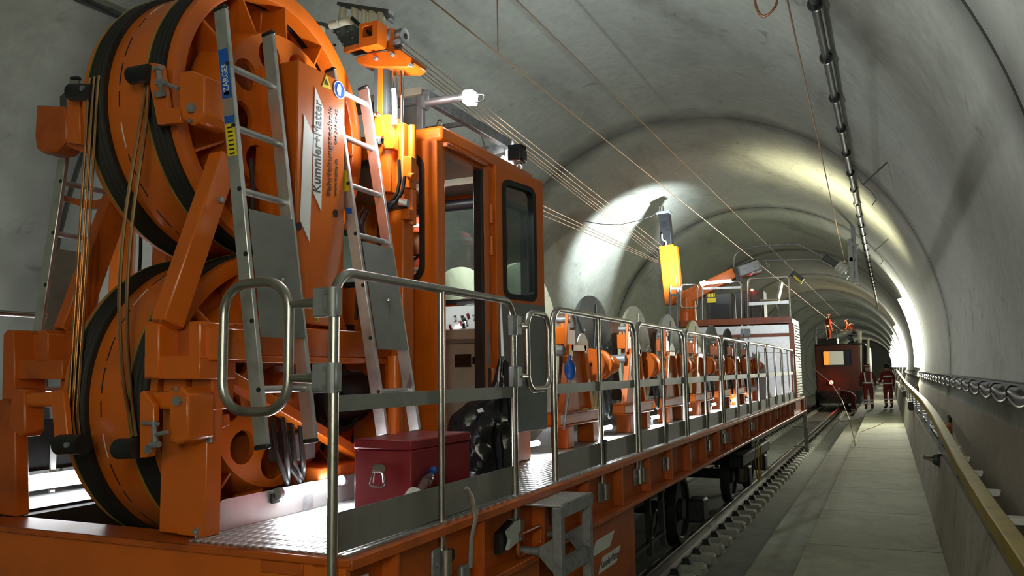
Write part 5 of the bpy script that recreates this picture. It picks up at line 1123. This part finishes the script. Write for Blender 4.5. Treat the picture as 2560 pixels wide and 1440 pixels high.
part(plat, 'gate_post', CYL(pt(1676, 830, -.5), pt(1676, 714, -.5), .028, n=10), 'galv'); part(plat, 'gate_post', CYL(pt(1694, 830, -.5), pt(1694, 720, -.5), .028, n=10), 'galv')
part(plat, 'gate_loop', TUBE(fillet([pt(1702, 712, -.5), pt(1744, 711, -.5), pt(1744, 769, -.5), pt(1702, 771, -.5)], .08, closed=True), .02, 10, closed=True), 'steel')
for y in (722, 738): part(plat, 'gate_hinge', BEAM(pt(1676, y, -.5), pt(1702, y, -.5), .05, .05), 'galv')
for x in (1865, 1872, 1855): part(plat, 'rail_clamp', BEAM(pt(x, 822, -.05), pt(x, 842, -.05), .06, .06), 'galv')
# power unit on the platform
pu = part(plat, 'power_unit', B(pt(1755, 760).x, pt(1822, 760).x, 19.0, 19.6, zt_+.10, pt(1790, 735, .5).z), 'darkgrey', bevel=.02)
part(plat, 'power_unit', B(pt(1830, 760).x, pt(1902, 760).x, 19.05, 19.6, zt_+.10, pt(1860, 728, .5).z), 'darkgrey', bevel=.02)
part(pu, 'unit_grille', B(pt(1768, 770).x, pt(1812, 770).x, 18.985, 19.0, zt_+.14, pt(1790, 760, .4).z), 'black')
part(plat, 'yellow_plate', B(pt(1759, 750).x, pt(1781, 750).x, 18.97, 18.985, pt(1770, 757, .4).z, pt(1770, 745, .4).z), 'yellow')
for k in range(5): part(plat, 'yellow_tag', B(pt(1760+4*k, 740).x, pt(1762.5+4*k, 740).x, 18.97, 18.985, pt(1770, 743, .4).z, pt(1770, 734, .4).z), 'yellow')
part(plat, 'warning_light', MB().sphere(pt(1880, 725, .4), .03), 'redglow')
# chair
ch = thing('plastic_chair', 'pale moulded chair with thin steel legs on the raised platform', 'chair', (*pt(1930, 806, .35).xy, zt_+.10)); cz = zt_+.10; cx, cy = pt(1927, 806, .35).xy
part(ch, 'seat', B(cx-.20, cx+.20, cy-.20, cy+.20, cz+.42, cz+.46), 'cream', bevel=.015)
part(ch, 'backrest', MB().prism([(cx+.16, cy-.2, cz+.46), (cx+.20, cy-.2, cz+.46), (cx+.30, cy-.2, cz+.85), (cx+.26, cy-.2, cz+.85)], (0, .4, 0)), 'cream', bevel=.015)
for sx in (-1, 1):
    for sy in (-1, 1): part(ch, 'leg', CYL((cx+sx*.15, cy+sy*.15, cz+.42), (cx+sx*.21, cy+sy*.2, cz), .012, n=8), 'chrome')
# crane: upright boom and inclined boom
cr = thing('loading_crane', 'yellow orange loading crane with upright boom and black extension on the platform', 'crane', pt(1690, 800, .6))
def ct(x, y): return at(x, y, Y=19.2)
part(cr, 'column_base', CYL((ct(1718, 790).x, 19.2, zt_+.10), (ct(1718, 790).x, 19.2, ct(1718, 745).z), .22, n=20), 'orange')
part(cr, 'upright_boom', BEAM(ct(1684, 762), ct(1668, 614), .36, .30), 'yorange', bevel=.02); part(cr, 'boom_rib', BEAM(ct(1702, 760), ct(1688, 616), .12, .22), 'yorange', bevel=.02)
part(cr, 'extension', BEAM(ct(1669, 614), ct(1661, 533), .27, .24), 'black', bevel=.02); part(cr, 'extension_cap', BEAM(ct(1661, 536), ct(1660.5, 530), .34, .30), 'galv')
for x in (1650, 1658): part(cr, 'hook_eye', MB().lathe([(.02*math.cos(a), .06+.02*math.sin(a)) for a in [k*math.pi/3 for k in range(6)]], ct(x, 523), (1, 0.2, 0), 14, closed=True), 'galv')
part(cr, 'cable_hook', TUBE(fillet([at(1655, 585, Y=19.03), at(1655, 600, Y=19.03), at(1666, 603, Y=19.03), at(1665, 615, Y=19.03)], .1), .018, 6), 'lightgrey')
part(cr, 'lower_boom', BEAM(ct(1705, 752), ct(1838, 682), .34, .34, w1=.22, h1=.24), 'orange', bevel=.02); part(cr, 'boom_ram', CYL(ct(1745, 735), ct(1842, 690), .06, n=12), 'darkgrey')
part(cr, 'boom_head', BEAM(ct(1842, 684), ct(1900, 662), .26, .24), 'galv', bevel=.02); part(cr, 'head_motor', BEAM(ct(1862, 668), ct(1895, 655), .16, .16), 'black', bevel=.02)
part(cr, 'head_flange', BEAM(ct(1842, 690), ct(1850, 688), .40, .32), 'black'); part(cr, 'head_ram', CYL(ct(1855, 690), ct(1905, 676), .07, n=12), 'chrome')
part(cr, 'head_hook', CYL(ct(1893, 660), ct(1902, 658), .04, n=8), 'chrome')
# platform lamps: tube on the railing, tilted flood lamp on the corner post
tl = thing('platform_tube_lamp', 'white tube lamp lying on the platform railing beside the crane boom', 'lamp', pt(1790, 708, -.08))
part(tl, 'lamp_tube', CYL(pt(1760, 708, -.08), pt(1828, 702, -.08), .034, n=12), 'coolglow'); part(tl, 'lamp_head', BEAM(pt(1752, 711, -.08), pt(1764, 706, -.08), .09, .10), 'coolglow')
light('POINT', 'platform_light', pt(1790, 690, -.1), 4, (.9, .97, 1), .08, parent=tl)
light('SPOT', 'platform_beam', pt(1738, 696, -.9), 2200, (.86, .96, 1.0), .12, aim=wall_hit(1545, 580), parent=tl, spot=85, blend=1.0)
fl2 = thing('corner_flood_lamp', 'tilted black and yellow flood lamp on top of the platform corner post', 'lamp', pt(1990, 700))
part(fl2, 'lamp_case', BEAM(pt(1980, 682), pt(2006, 703), .12, .14), 'black', bevel=.02); part(fl2, 'lamp_rim', BEAM(pt(1984, 690, -.08), pt(2005, 708, -.08), .05, .05), 'yellow'); part(fl2, 'lamp_stem', CYL(pt(1974, 694), pt(1984, 690), .02), 'galv')
light('SPOT', 'corner_flood', pt(1985, 700, -.9), 620, (1.0, .93, .60), .1, aim=wall_hit(2110, 525)+Vector((0, -2.4, 0)), parent=fl2, spot=125, blend=1.0)
# ================================================================== cantilever with insulator hanging from the vault
VY = 22.0
def vt(x, y, d=0): return at(x, y, Y=VY+d)
cn = thing('cantilever', 'grey cantilever arm with white insulator hanging from the tunnel vault', 'cantilever', vt(2128, 690))
q = vt(2124, 600); part(cn, 'hanger_plate', B(q.x-.06, q.x+.06, VY-.03, VY+.03, vt(2125, 695).z, vt(2125, 597).z), 'lightgrey', bevel=.01)
q = vt(2134, 620); part(cn, 'hanger_post', B(q.x-.05, q.x+.06, VY+.1, VY+.2, vt(2135, 708).z, TCZ+math.sqrt(TR**2-(q.x-TCX)**2)+.02), 'galv')
part(cn, 'hanger_arm', BEAM(vt(2120, 606), vt(2145, 616), .08, .10), 'galv'); part(cn, 'hanger_arm', BEAM(vt(2124, 648), vt(2136, 650), .06, .10), 'galv')
part(cn, 'upper_tube', TUBE(fillet([vt(1880, 616), vt(1985, 610), vt(2002, 613), vt(2062, 646)], .3), .028, 10), 'galv'); part(cn, 'lower_tube', TUBE(fillet([vt(1906, 652), vt(2045, 648), vt(2078, 664)], .3), .028, 10), 'galv')
part(cn, 'clamp_block', BEAM(vt(2060, 642), vt(2094, 664), .13, .16), 'darkgrey', bevel=.02); part(cn, 'insulator', MB().lathe([(0, .03), (0, .11)]+[(.05*i, .16 if i % 2 else .12) for i in range(1, 6)]+[(.30, .03)], vt(2094, 662), vt(2112, 676)-vt(2094, 662), 16, closed=True), 'white')
part(cn, 'stay', BEAM(vt(2098, 682), vt(2120, 694), .08, .10), 'lightgrey')
part(cn, 'steady_arm', TUBE(fillet([vt(1834, 668), vt(1834, 640), vt(1850, 626), vt(1906, 614)], .4), .02, 8), 'galv'); part(cn, 'drop_bracket', TUBE(fillet([vt(1914, 650), vt(1920, 672), vt(1923, 660)], .05), .015, 6), 'lightgrey')
# ================================================================== overhead wires
def wire(label, P, r, mat, grp=None): return single('overhead_wire', TUBE(P, r, 6), mat, label, 'wire', group=grp)
def seg(a, b, n=24): return [a+(b-a)*(k/n) for k in range(n+1)]
wire('copper contact wire running the length of the tunnel over the track', seg(Vector((-3.17, -21.0, 3.0)), Vector((-3.15, 120, 3.0)), 60), .0075, 'wire')
wire('thin messenger wire near the crown of the tunnel', seg(at(1230, -60, Z=3.5)*1.45-at(2100, 790, Y=60)*0.45, at(2100, 790, Y=60), 30), .006, 'wire')
wire('thin wire coming down to the cantilever plate', seg(at(1955, -60, Z=3.2)*1.9-vt(2112, 655)*0.9, vt(2112, 655), 12), .008, 'wire')
a = at(1245, 130, Z=3.0); wire('red dropper wire hanging from the vault to the contact wire', [Vector((a.x, a.y, 3.0)), Vector((a.x, a.y, TCZ+TR))], .006, 'copperdull')
for j, (dx, dy) in enumerate(((0, 0), (7, 1), (13, 1), (20, 6), (26, 14))):
    wire(('lowest', 'second lowest', 'middle', 'second highest', 'highest')[j]+' of the five wires fanning from the mast rollers to the far reels', seg(at(880+28*j-dx, 55-0.5*dy+6*j, Y=MY+.05), at(1648+dx*.9, 648-dy*.9-2*j, Y=14.5), 20), .0036, 'wire', 'wires from the mast to the reels')
for j in range(3):
    wire(('upper', 'middle', 'lower')[j]+' of the three wires leaving behind the cab toward the crane', seg(at(1352, 512+12*j, Y=6.2), at(1646, 652+3*j, Y=14.5), 16), .004, 'wire', 'wires behind the cab')
wire('drooping thin cable strung to the top of the crane boom', [at(x, y, Y=16+k*.5) for k, (x, y) in enumerate(((1455, 552), (1500, 560), (1550, 562), (1595, 552), (1630, 540), (1652, 524)))], .009, 'cable')
wire('slack wire pulled from the wagon railing down onto the walkway', [at(1850, 852, Y=16.5), at(1925, 862, Y=17.2), at(1975, 878, Y=17.5), at(2030, 918, Y=17.3), at(2078, 957, Y=16.8), at(2105, 1000, Y=16), at(2124, 1050, Y=14.8), at(2138, 1112, Z=-1.642)], .007, 'wire')
wire('short bright wire tail lying on the walkway', [at(2138, 1112, Z=-1.642), at(2143, 1095, Z=-1.642), at(2150, 1080, Z=-1.642), at(2172, 1072, Z=-1.642), at(2190, 1066, Z=-1.642), at(2215, 1054, Z=-1.642)], .010, 'wire')
# hanging loop of red cable near the top edge
q = at(1915, 0, Z=3.4)
coil = thing('cable_coil', 'hanging loop of red cable at the top of the picture', 'cable', (q.x, q.y, q.z-.16))
part(coil, 'hanging_strand', TUBE([(q.x, q.y, q.z+.18), (q.x+.01, q.y, TCZ+math.sqrt(TR**2-(q.x-TCX)**2))], .010, 6), 'copperdull')
part(coil, 'loop', TUBE([(q.x+.10*math.sin(a), q.y, q.z+.02+.17*math.cos(a)+.012*math.sin(3*a)) for a in [2*math.pi*k/28 for k in range(28)]], .012, 8, closed=True), 'copperdull')
# tube with clamps below the vault
ps = at(2037, 10, Z=3.3); pe = at(2188, 730, Z=3.3); d = (pe-ps)/(pe.y-ps.y)
tubeT = thing('conduit', 'long dark conduit with clamp rings hanging below the tunnel vault', 'conduit', (ps.x, ps.y, 3.3))
part(tubeT, 'pipe', CYL(ps-d*4, ps+d*45, .040, n=14), 'darkgrey')
r0 = part(tubeT, 'clamp_ring', MB().lathe([(-.07, .042), (-.05, .058), (-.02, .068), (.02, .068), (.05, .058), (.07, .042), (.07, .03), (-.07, .03)], ps, d, 16, closed=True), 'black')
hp0 = part(r0, 'hanger', CYL((ps.x, ps.y, 3.34), (ps.x+.02, ps.y, TCZ+math.sqrt(TR**2-(ps.x-TCX)**2)), .008, n=6), 'black')
for k in range(-2, 30):
    if k == 0: continue
    o = copy_tree(r0, tubeT); o.location = r0.location+d*(1.42*k)
for (x0, y0, x1, y1) in ((2212, 412, 2157, 462), (2215, 600, 2186, 628)):
    e = at(x1, y1, Z=2.5); f = e+Vector((.42, 0, .36))
    t = thing('wall_spike', 'thin bent bracket spike under the vault beside the conduit, '+('nearer' if y0 < 500 else 'farther')+' one', 'bracket', e)
    part(t, 'spike', CYL(e, f, .012, n=6), 'darkgrey'); part(t, 'bent_wire', TUBE([e+Vector((-.12, 0, .05)), e+Vector((-.05, 0, .12)), e, e+Vector((.1, 0, -.1)), e+Vector((.16, 0, -.22)), e+Vector((.1, 0, -.3))], .007, 6), 'darkgrey')

# dark clamp under the vault at the upper left
q = wall_hit(250, 8); t = thing('vault_clamp', 'dark metal clamp with short cable under the vault, upper left beside the wheel', 'clamp', q+Vector((.1, 0, -.12)))
part(t, 'clamp_bar', BEAM(q+Vector((.02, -.25, -.06)), q+Vector((.05, .25, -.06)), .05, .05), 'darkgrey'); part(t, 'clamp_leg', BEAM(q+Vector((-.08, -.1, .06)), q+Vector((.04, -.1, -.06)), .03, .04), 'darkgrey'); part(t, 'clamp_leg', BEAM(q+Vector((-.08, .12, .06)), q+Vector((.04, .12, -.06)), .03, .04), 'darkgrey')
part(t, 'cable_tail', TUBE([q+Vector((.05, -.2, -.06)), q+Vector((.09, .1, -.10)), q+Vector((.08, .4, -.08)), q+Vector((.06, .6, -.12))], .012, 6), 'hose')
# ================================================================== far work train
TY = 48.0
def tt(x, y, d=0): return at(x, y, Y=TY+d)
tr = thing('rail_vehicle', 'dark red work locomotive with a lit front window farther down the track', 'locomotive', (tt(2094, 985).x, TY, -2.15))
xl, xr = tt(2038, 900).x, tt(2150, 900).x; zb, zt = tt(2094, 978).z, tt(2094, 862).z
part(tr, 'body', B(xl, xr, TY, TY+9, zb, zt), 'hivizred' if False else M.setdefault('locored', paint('dark_red_paint', (.085, .018, .008), .45, var=.15)), bevel=.05)
wz0, wz1 = tt(2094, 912).z, tt(2094, 878).z; w0, w1 = tt(2059, 895).x, tt(2127, 895).x
part(tr, 'window_frame', panel_hole((0, TY-.01, 0), (1, 0, 0), (0, 0, 1), (w0-.06, w1+.06, wz0-.06, wz1+.06), (w0, w1, wz0, wz1), .05, -.04), 'black')
xa, xb_ = tt(2072, 895).x, tt(2109, 895).x
M['winorange'] = glow('lit_orange', (.9, .30, .04), .8)
part(tr, 'lit_curtain', B(w0, xa, TY-.015, TY, wz0, wz1), 'winorange'); part(tr, 'lit_interior', B(xa, xb_, TY-.015, TY, wz0, wz1), 'dimglow'); part(tr, 'dark_interior', B(xb_, w1, TY-.015, TY, wz0, wz1), 'navy')
part(tr, 'chassis', B(xl+.1, xr-.1, TY-.2, TY+9, -1.95, zb), 'dirty'); part(tr, 'buffer_beam', B(xl, xr, TY-.1, TY, zb-.15, zb+.05), 'dirty')
for x in (xl+.45, xr-.45): part(tr, 'buffer', CYL((x, TY-.5, zb-.15), (x, TY, zb-.15), .2, n=14), 'dirty')
for x in (RAILX, RAILX-1.5): part(tr, 'wheel', CYL((x+.2, TY+1.2, -1.70), (x+.34, TY+1.2, -1.70), .45, n=20), 'dirty')
part(tr, 'roof_box', B(tt(2044, 850).x, tt(2092, 850).x, TY+.3, TY+2, zt, tt(2060, 846).z), 'black')
part(tr, 'roof_deck', B(xl, xr+.3, TY, TY+9, zt, zt+.06), 'dirty')
for x in (2040, 2092, 2146): part(tr, 'roof_post', CYL((tt(x, 850).x, TY+.1, zt), (tt(x, 850).x, TY+.1, tt(x, 824).z), .03, n=6), 'galv')
part(tr, 'roof_rail', CYL(tt(2038, 824, .1), tt(2148, 824, .1), .03, n=6), 'galv'); part(tr, 'roof_rail', CYL(tt(2038, 836, .1), tt(2148, 836, .1), .02, n=6), 'galv')
part(tr, 'roof_hoop', TUBE(fillet([tt(2036, 850, .2), tt(2040, 818, .2), tt(2062, 808, .2), tt(2068, 850, .2)], .4), .04, 6), 'galv')
for x, y0 in ((2152, 828), (2171, 846)): part(tr, 'ladder_post', CYL(tt(x, 950, .4), tt(x, y0, .4), .06, n=8), 'cream')
part(tr, 'side_body', B(xr, xr+.45, TY+.8, TY+9, zb+.2, zt-.1), 'dirty')
part(tr, 'tail_lamp', MB().sphere(tt(2078, 956, -.3), .11), 'redglow'); part(tr, 'tail_lamp_case', CYL(tt(2078, 956, -.25), tt(2078, 956, 0), .14, n=12), 'black')
light('POINT', 'tail_light', tt(2078, 956, -.6), 3, (1, .05, .03), .1, parent=tr); light('POINT', 'roof_work_light', tt(2085, 830, .5)+Vector((.2, -.1, .5)), 40, (1, .75, .4), .15, parent=tr)
# ================================================================== people
def person(label, base, heading, pose, coat, trousers, helmet, bands, boots='black', name='person', vest=None, seat=False):
    J = {'pel': (0, 0, .95, .135), 'spi': (0, 0, 1.14, .135), 'che': (0, .01, 1.34, .15), 'nek': (0, 0, 1.49, .062), 'hea': (0, .02, 1.60, .082), 'top': (0, .01, 1.70, .078), 'nos': (0, .115, 1.615, .014)}
    E = [('pel', 'spi'), ('spi', 'che'), ('che', 'nek'), ('nek', 'hea'), ('hea', 'top'), ('hea', 'nos')]
    for s, k in ((-1, 'l'), (1, 'r')):
        J.update({'sh'+k: (s*.185, 0, 1.42, .075), 'el'+k: (s*.25, -.02, 1.14, .055), 'wr'+k: (s*.27, .05, .90, .036), 'ha'+k: (s*.27, .07, .84, .034), 'hi'+k: (s*.10, 0, .90, .105), 'kn'+k: (s*.11, .02, .50, .072), 'an'+k: (s*.11, -.03, .10, .052), 'to'+k: (s*.12, .15, .04, .042), 'ea'+k: (s*.088, .01, 1.60, .014)})
        E += [('che', 'sh'+k), ('sh'+k, 'el'+k), ('el'+k, 'wr'+k), ('wr'+k, 'ha'+k), ('pel', 'hi'+k), ('hi'+k, 'kn'+k), ('kn'+k, 'an'+k), ('an'+k, 'to'+k), ('hea', 'ea'+k)]
    for k, v in pose.items(): J[k] = (*v, J[k][3]) if len(v) == 3 else v
    for k in 'lr':   # five fingers, the thumb off the side of the palm
        w, h = Vector(J['wr'+k][:3]), Vector(J['ha'+k][:3]); d = (h-w).normalized(); side = d.cross(Vector((0, 0, 1)) if abs(d.z) < .8 else Vector((1, 0, 0))).normalized(); up = side.cross(d)
        for i, (off, ln) in enumerate(((-.030, .075), (-.010, .085), (.010, .08), (.030, .065))):
            b = h+side*off+d*.03; J['f%d%s' % (i, k)] = (*b, .011); J['g%d%s' % (i, k)] = (*(b+d*ln*.55+up*.01), .009); J['e%d%s' % (i, k)] = (*(b+d*ln*.8+up*.035), .008)
            E += [('ha'+k, 'f%d%s' % (i, k)), ('f%d%s' % (i, k), 'g%d%s' % (i, k)), ('g%d%s' % (i, k), 'e%d%s' % (i, k))]
        b = w+(h-w)*.4-side*.04; J['t0'+k] = (*b, .012); J['t1'+k] = (*(b-side*.025+d*.035+up*.01), .009); E += [('wr'+k, 't0'+k), ('t0'+k, 't1'+k)]
    keys = list(J); idx = {k: i for i, k in enumerate(keys)}
    me = bpy.data.meshes.new(name); me.from_pydata([J[k][:3] for k in keys], [(idx[a], idx[b]) for a, b in E], [])
    tmp = bpy.data.objects.new(name, me); COL.objects.link(tmp)
    sk = tmp.modifiers.new('skin', 'SKIN'); sk.branch_smoothing = .6
    for i, k in enumerate(keys):
        sv = me.skin_vertices[0].data[i]; r = J[k][3]; sv.radius = (r*(1.25 if k in ('che', 'spi', 'pel') else 1), r*(.85 if k in ('che', 'spi', 'pel') else 1)); sv.use_root = (k == 'pel')
    ss = tmp.modifiers.new('sub', 'SUBSURF'); ss.levels = 2; ss.render_levels = 2
    bpy.context.view_layer.update(); dg = bpy.context.evaluated_depsgraph_get()
    m2 = bpy.data.meshes.new_from_object(tmp.evaluated_get(dg)); bpy.data.objects.remove(tmp)
    mats = [M['skin'], M[coat], M[trousers], M[boots]]; m2.materials.clear()
    for m in mats: m2.materials.append(m)
    segs = []
    for a, b in E:
        c = 0 if (b[:2] in ('he', 'to', 'no', 'ea', 'ha', 'wr') and b not in ('tol', 'tor') and b[:2] != 'wr') or b[0] in 'fgt' and b[:2] not in ('to',) or (b[0] == 'e' and b[1].isdigit()) else 1
        if b in ('top', 'hea', 'nos'): c = 0
        if b[:2] in ('kn', 'an'): c = 2
        if b[:2] == 'hi': c = 2
        if b in ('tol', 'tor'): c = 3
        segs.append((Vector(J[a][:3]), Vector(J[b][:3]), c))
    for p in m2.polygons:
        q = p.center; best = (9, 1)
        for a, b, c in segs:
            ab = b-a; t = max(0, min(1, (q-a).dot(ab)/max(1e-9, ab.length_squared))); dd = (q-(a+ab*t)).length
            if dd < best[0]: best = (dd, c)
        p.material_index = best[1]
    m2.shade_smooth()
    o = bpy.data.objects.new(name, m2); COL.objects.link(o); o.location = base; o.rotation_euler = (0, 0, heading)
    tag(o, label, 'person')
    def acc(nm, mb, mat):
        a = mb.mesh(nm); a.materials.append(M[mat]); c = bpy.data.objects.new(nm, a); COL.objects.link(c); c.parent = o; return c
    hd = Vector(J['hea'][:3]); tp = Vector(J['top'][:3]); ax = (tp-Vector(J['nek'][:3])).normalized(); hc = hd+ax*.055
    if helmet:
        h = acc('helmet', MB().lathe([(.0, .118), (.03, .117), (.07, .105), (.10, .08), (.122, .045), (.128, .002), (.118, .002), (.09, .06), (.02, .108), (0, .11)], hc, ax, 24, closed=True), helmet)
        fw = Vector((0, 1, 0)); fw = (fw-ax*fw.dot(ax)).normalized(); sd = fw.cross(ax)
        acc('helmet_brim', MB().prism([hc+fw*.105-sd*.09, hc+fw*.165-sd*.05, hc+fw*.165+sd*.05, hc+fw*.105+sd*.09], ax*.012), helmet)
        acc('helmet_band', MB().lathe([(.035, .119), (.06, .1145), (.058, .108), (.034, .112)], hc, ax, 24, closed=True), 'reflect')
        for s in (-1, 1): acc('eye', MB().sphere(hd+fw*.078+sd*s*.032+ax*.025, .011, 8, 6), 'print')
        acc('mouth', MB().sphere(hd+fw*.076-ax*.045, .018, 8, 6, sc=(1.2, .4, .35)), 'copperdull')
    else: acc('hair', MB().sphere(hc+ax*.01, .105, 14, 9, sc=(.95, 1.05, .95)), 'print')
    for (a, b, t, r, h) in bands:
        A, B_ = Vector(J[a][:3]), Vector(J[b][:3]); d = (B_-A).normalized(); c = A+(B_-A)*t; rx = r
        acc('reflective_band', MB().lathe([(-h/2, rx), (h/2, rx), (h/2, rx-.012), (-h/2, rx-.012)], c, d, 20, closed=True), 'reflect')
    if vest:
        for s in (-1, 1):
            for yb in (-1, 1): acc('vest_strap', MB().beam(Vector((s*.10, yb*.155, 1.02)), Vector((s*.12, yb*.13, 1.44)), .05, .01, up=(0, 1, 0)), 'reflect')
    return o
leg_b = [('knl', 'anl', .35, .078, .05), ('knl', 'anl', .62, .074, .05), ('knr', 'anr', .35, .078, .05), ('knr', 'anr', .62, .074, .05)]
W1 = at(2168, 1024, Z=-1.65); W2 = at(2223, 1022, Z=-1.65)
person('worker with white reflective braces on a red suit, seen from behind on the walkway', (W1.x+.08, W1.y, -1.65), R_(8), {'wrr': (.30, .12, .95), 'har': (.29, .17, .90)}, 'hivizred', 'hivizred', 'hivizred', leg_b+[('pel', 'spi', .5, .185, .06)], vest=True)
person('worker in red suit with one white chest stripe standing rightmost on the walkway', (W2.x, W2.y, -1.65), R_(25), {'wrl': (-.24, .20, 1.05), 'hal': (-.18, .25, 1.05)}, 'hivizred', 'hivizred', None, leg_b+[('che', 'spi', .35, .20, .06), ('pel', 'spi', .25, .185, .05)])
W3 = at(2138, 1004, Z=-2.25)
person('worker in dark red suit bending down beside the locomotive', (at(2136, 1000, Y=41).x, 41.0, -2.3), R_(70), {'spi': (0, .12, 1.10), 'che': (0, .38, 1.18), 'nek': (0, .53, 1.19), 'hea': (0, .62, 1.17), 'top': (0, .71, 1.18), 'nos': (0, .64, 1.06), 'shl': (-.18, .45, 1.17), 'shr': (.18, .45, 1.17), 'ell': (-.24, .52, .90), 'elr': (.24, .52, .90), 'wrl': (-.20, .60, .66), 'wrr': (.20, .60, .66), 'hal': (-.19, .62, .60), 'har': (.19, .62, .60), 'eal': (-.088, .63, 1.19), 'ear': (.088, .63, 1.19), 'anl': (-.2, -.30, .12), 'tol': (-.2, -.15, .05), 'knl': (-.14, -.02, .52), 'anr': (.2, .15, .1), 'tor': (.2, .32, .05), 'knr': (.16, .18, .52)}, 'hivizred', 'hivizred', 'cream', [('knl', 'anl', .45, .085, .05), ('knl', 'anl', .72, .08, .05), ('knr', 'anr', .45, .085, .05), ('knr', 'anr', .72, .08, .05)])
q = tt(2072, 846, 1.0); person('worker in orange suit standing on the locomotive roof platform', (q.x, TY+1.2, zt+.06), R_(-60), {'wrl': (-.16, .30, 1.2), 'hal': (-.12, .36, 1.22), 'ell': (-.26, .08, 1.16)}, 'hiviz', 'hiviz', 'hiviz', leg_b+[('pel', 'spi', .5, .185, .06)])
q = tt(2130, 860, .8); person('worker in orange jacket and dark trousers leaning at the roof railing of the locomotive', (q.x, TY+.8, zt+.06), R_(60), {'pel': (0, -.18, .64), 'spi': (0, -.10, .82), 'che': (0, .06, 1.00), 'nek': (0, .16, 1.12), 'hea': (0, .21, 1.21), 'top': (0, .25, 1.30), 'nos': (0, .31, 1.20), 'shl': (-.18, .08, 1.07), 'shr': (.18, .08, 1.07), 'eal': (-.088, .21, 1.22), 'ear': (.088, .21, 1.22), 'ell': (-.25, .12, .82), 'elr': (.25, .12, .82), 'wrl': (-.25, .34, .74), 'hal': (-.24, .40, .74), 'wrr': (.25, .34, .74), 'har': (.24, .40, .74), 'hil': (-.1, -.17, .61), 'hir': (.1, -.17, .61), 'knl': (-.14, .16, .46), 'knr': (.14, .16, .46)}, 'hiviz', 'navy', 'hivizred', [('che', 'spi', .0, .205, .06)])
# operator seated in the cab
q = at(1046, 600, Y=5.28)
hz_ = q.z-1.63+.02; st = {'knl': (-.14, .42, .94), 'knr': (.14, .42, .94), 'anl': (-.14, .44, .52), 'anr': (.14, .44, .52), 'tol': (-.15, .60, .47), 'tor': (.15, .60, .47), 'wrl': (-.22, .34, 1.12), 'hal': (-.20, .41, 1.13), 'wrr': (.22, .34, 1.12), 'har': (.20, .41, 1.13), 'ell': (-.26, .06, 1.15), 'elr': (.26, .06, 1.15)}
person('operator with orange helmet sitting behind the front window of the cab', (q.x, 5.28, hz_), R_(150), st, 'hiviz', 'hiviz', 'hiviz', [])
sc_ = thing('operator_chair', 'dark swivel chair for the operator inside the cab', 'chair', (q.x, 5.25, CZ0+.03))
part(sc_, 'seat_pad', B(q.x-.24, q.x+.24, 5.06, 5.48, hz_+.74, hz_+.82), 'black', bevel=.02); part(sc_, 'seat_stem', CYL((q.x, 5.27, CZ0+.03), (q.x, 5.27, hz_+.74), .06), 'darkgrey')
# ================================================================== raise everything so that the slab is at z = 0
for o in list(scene.objects):
    if o.parent is None and o is not cam: o.location.z += LIFT
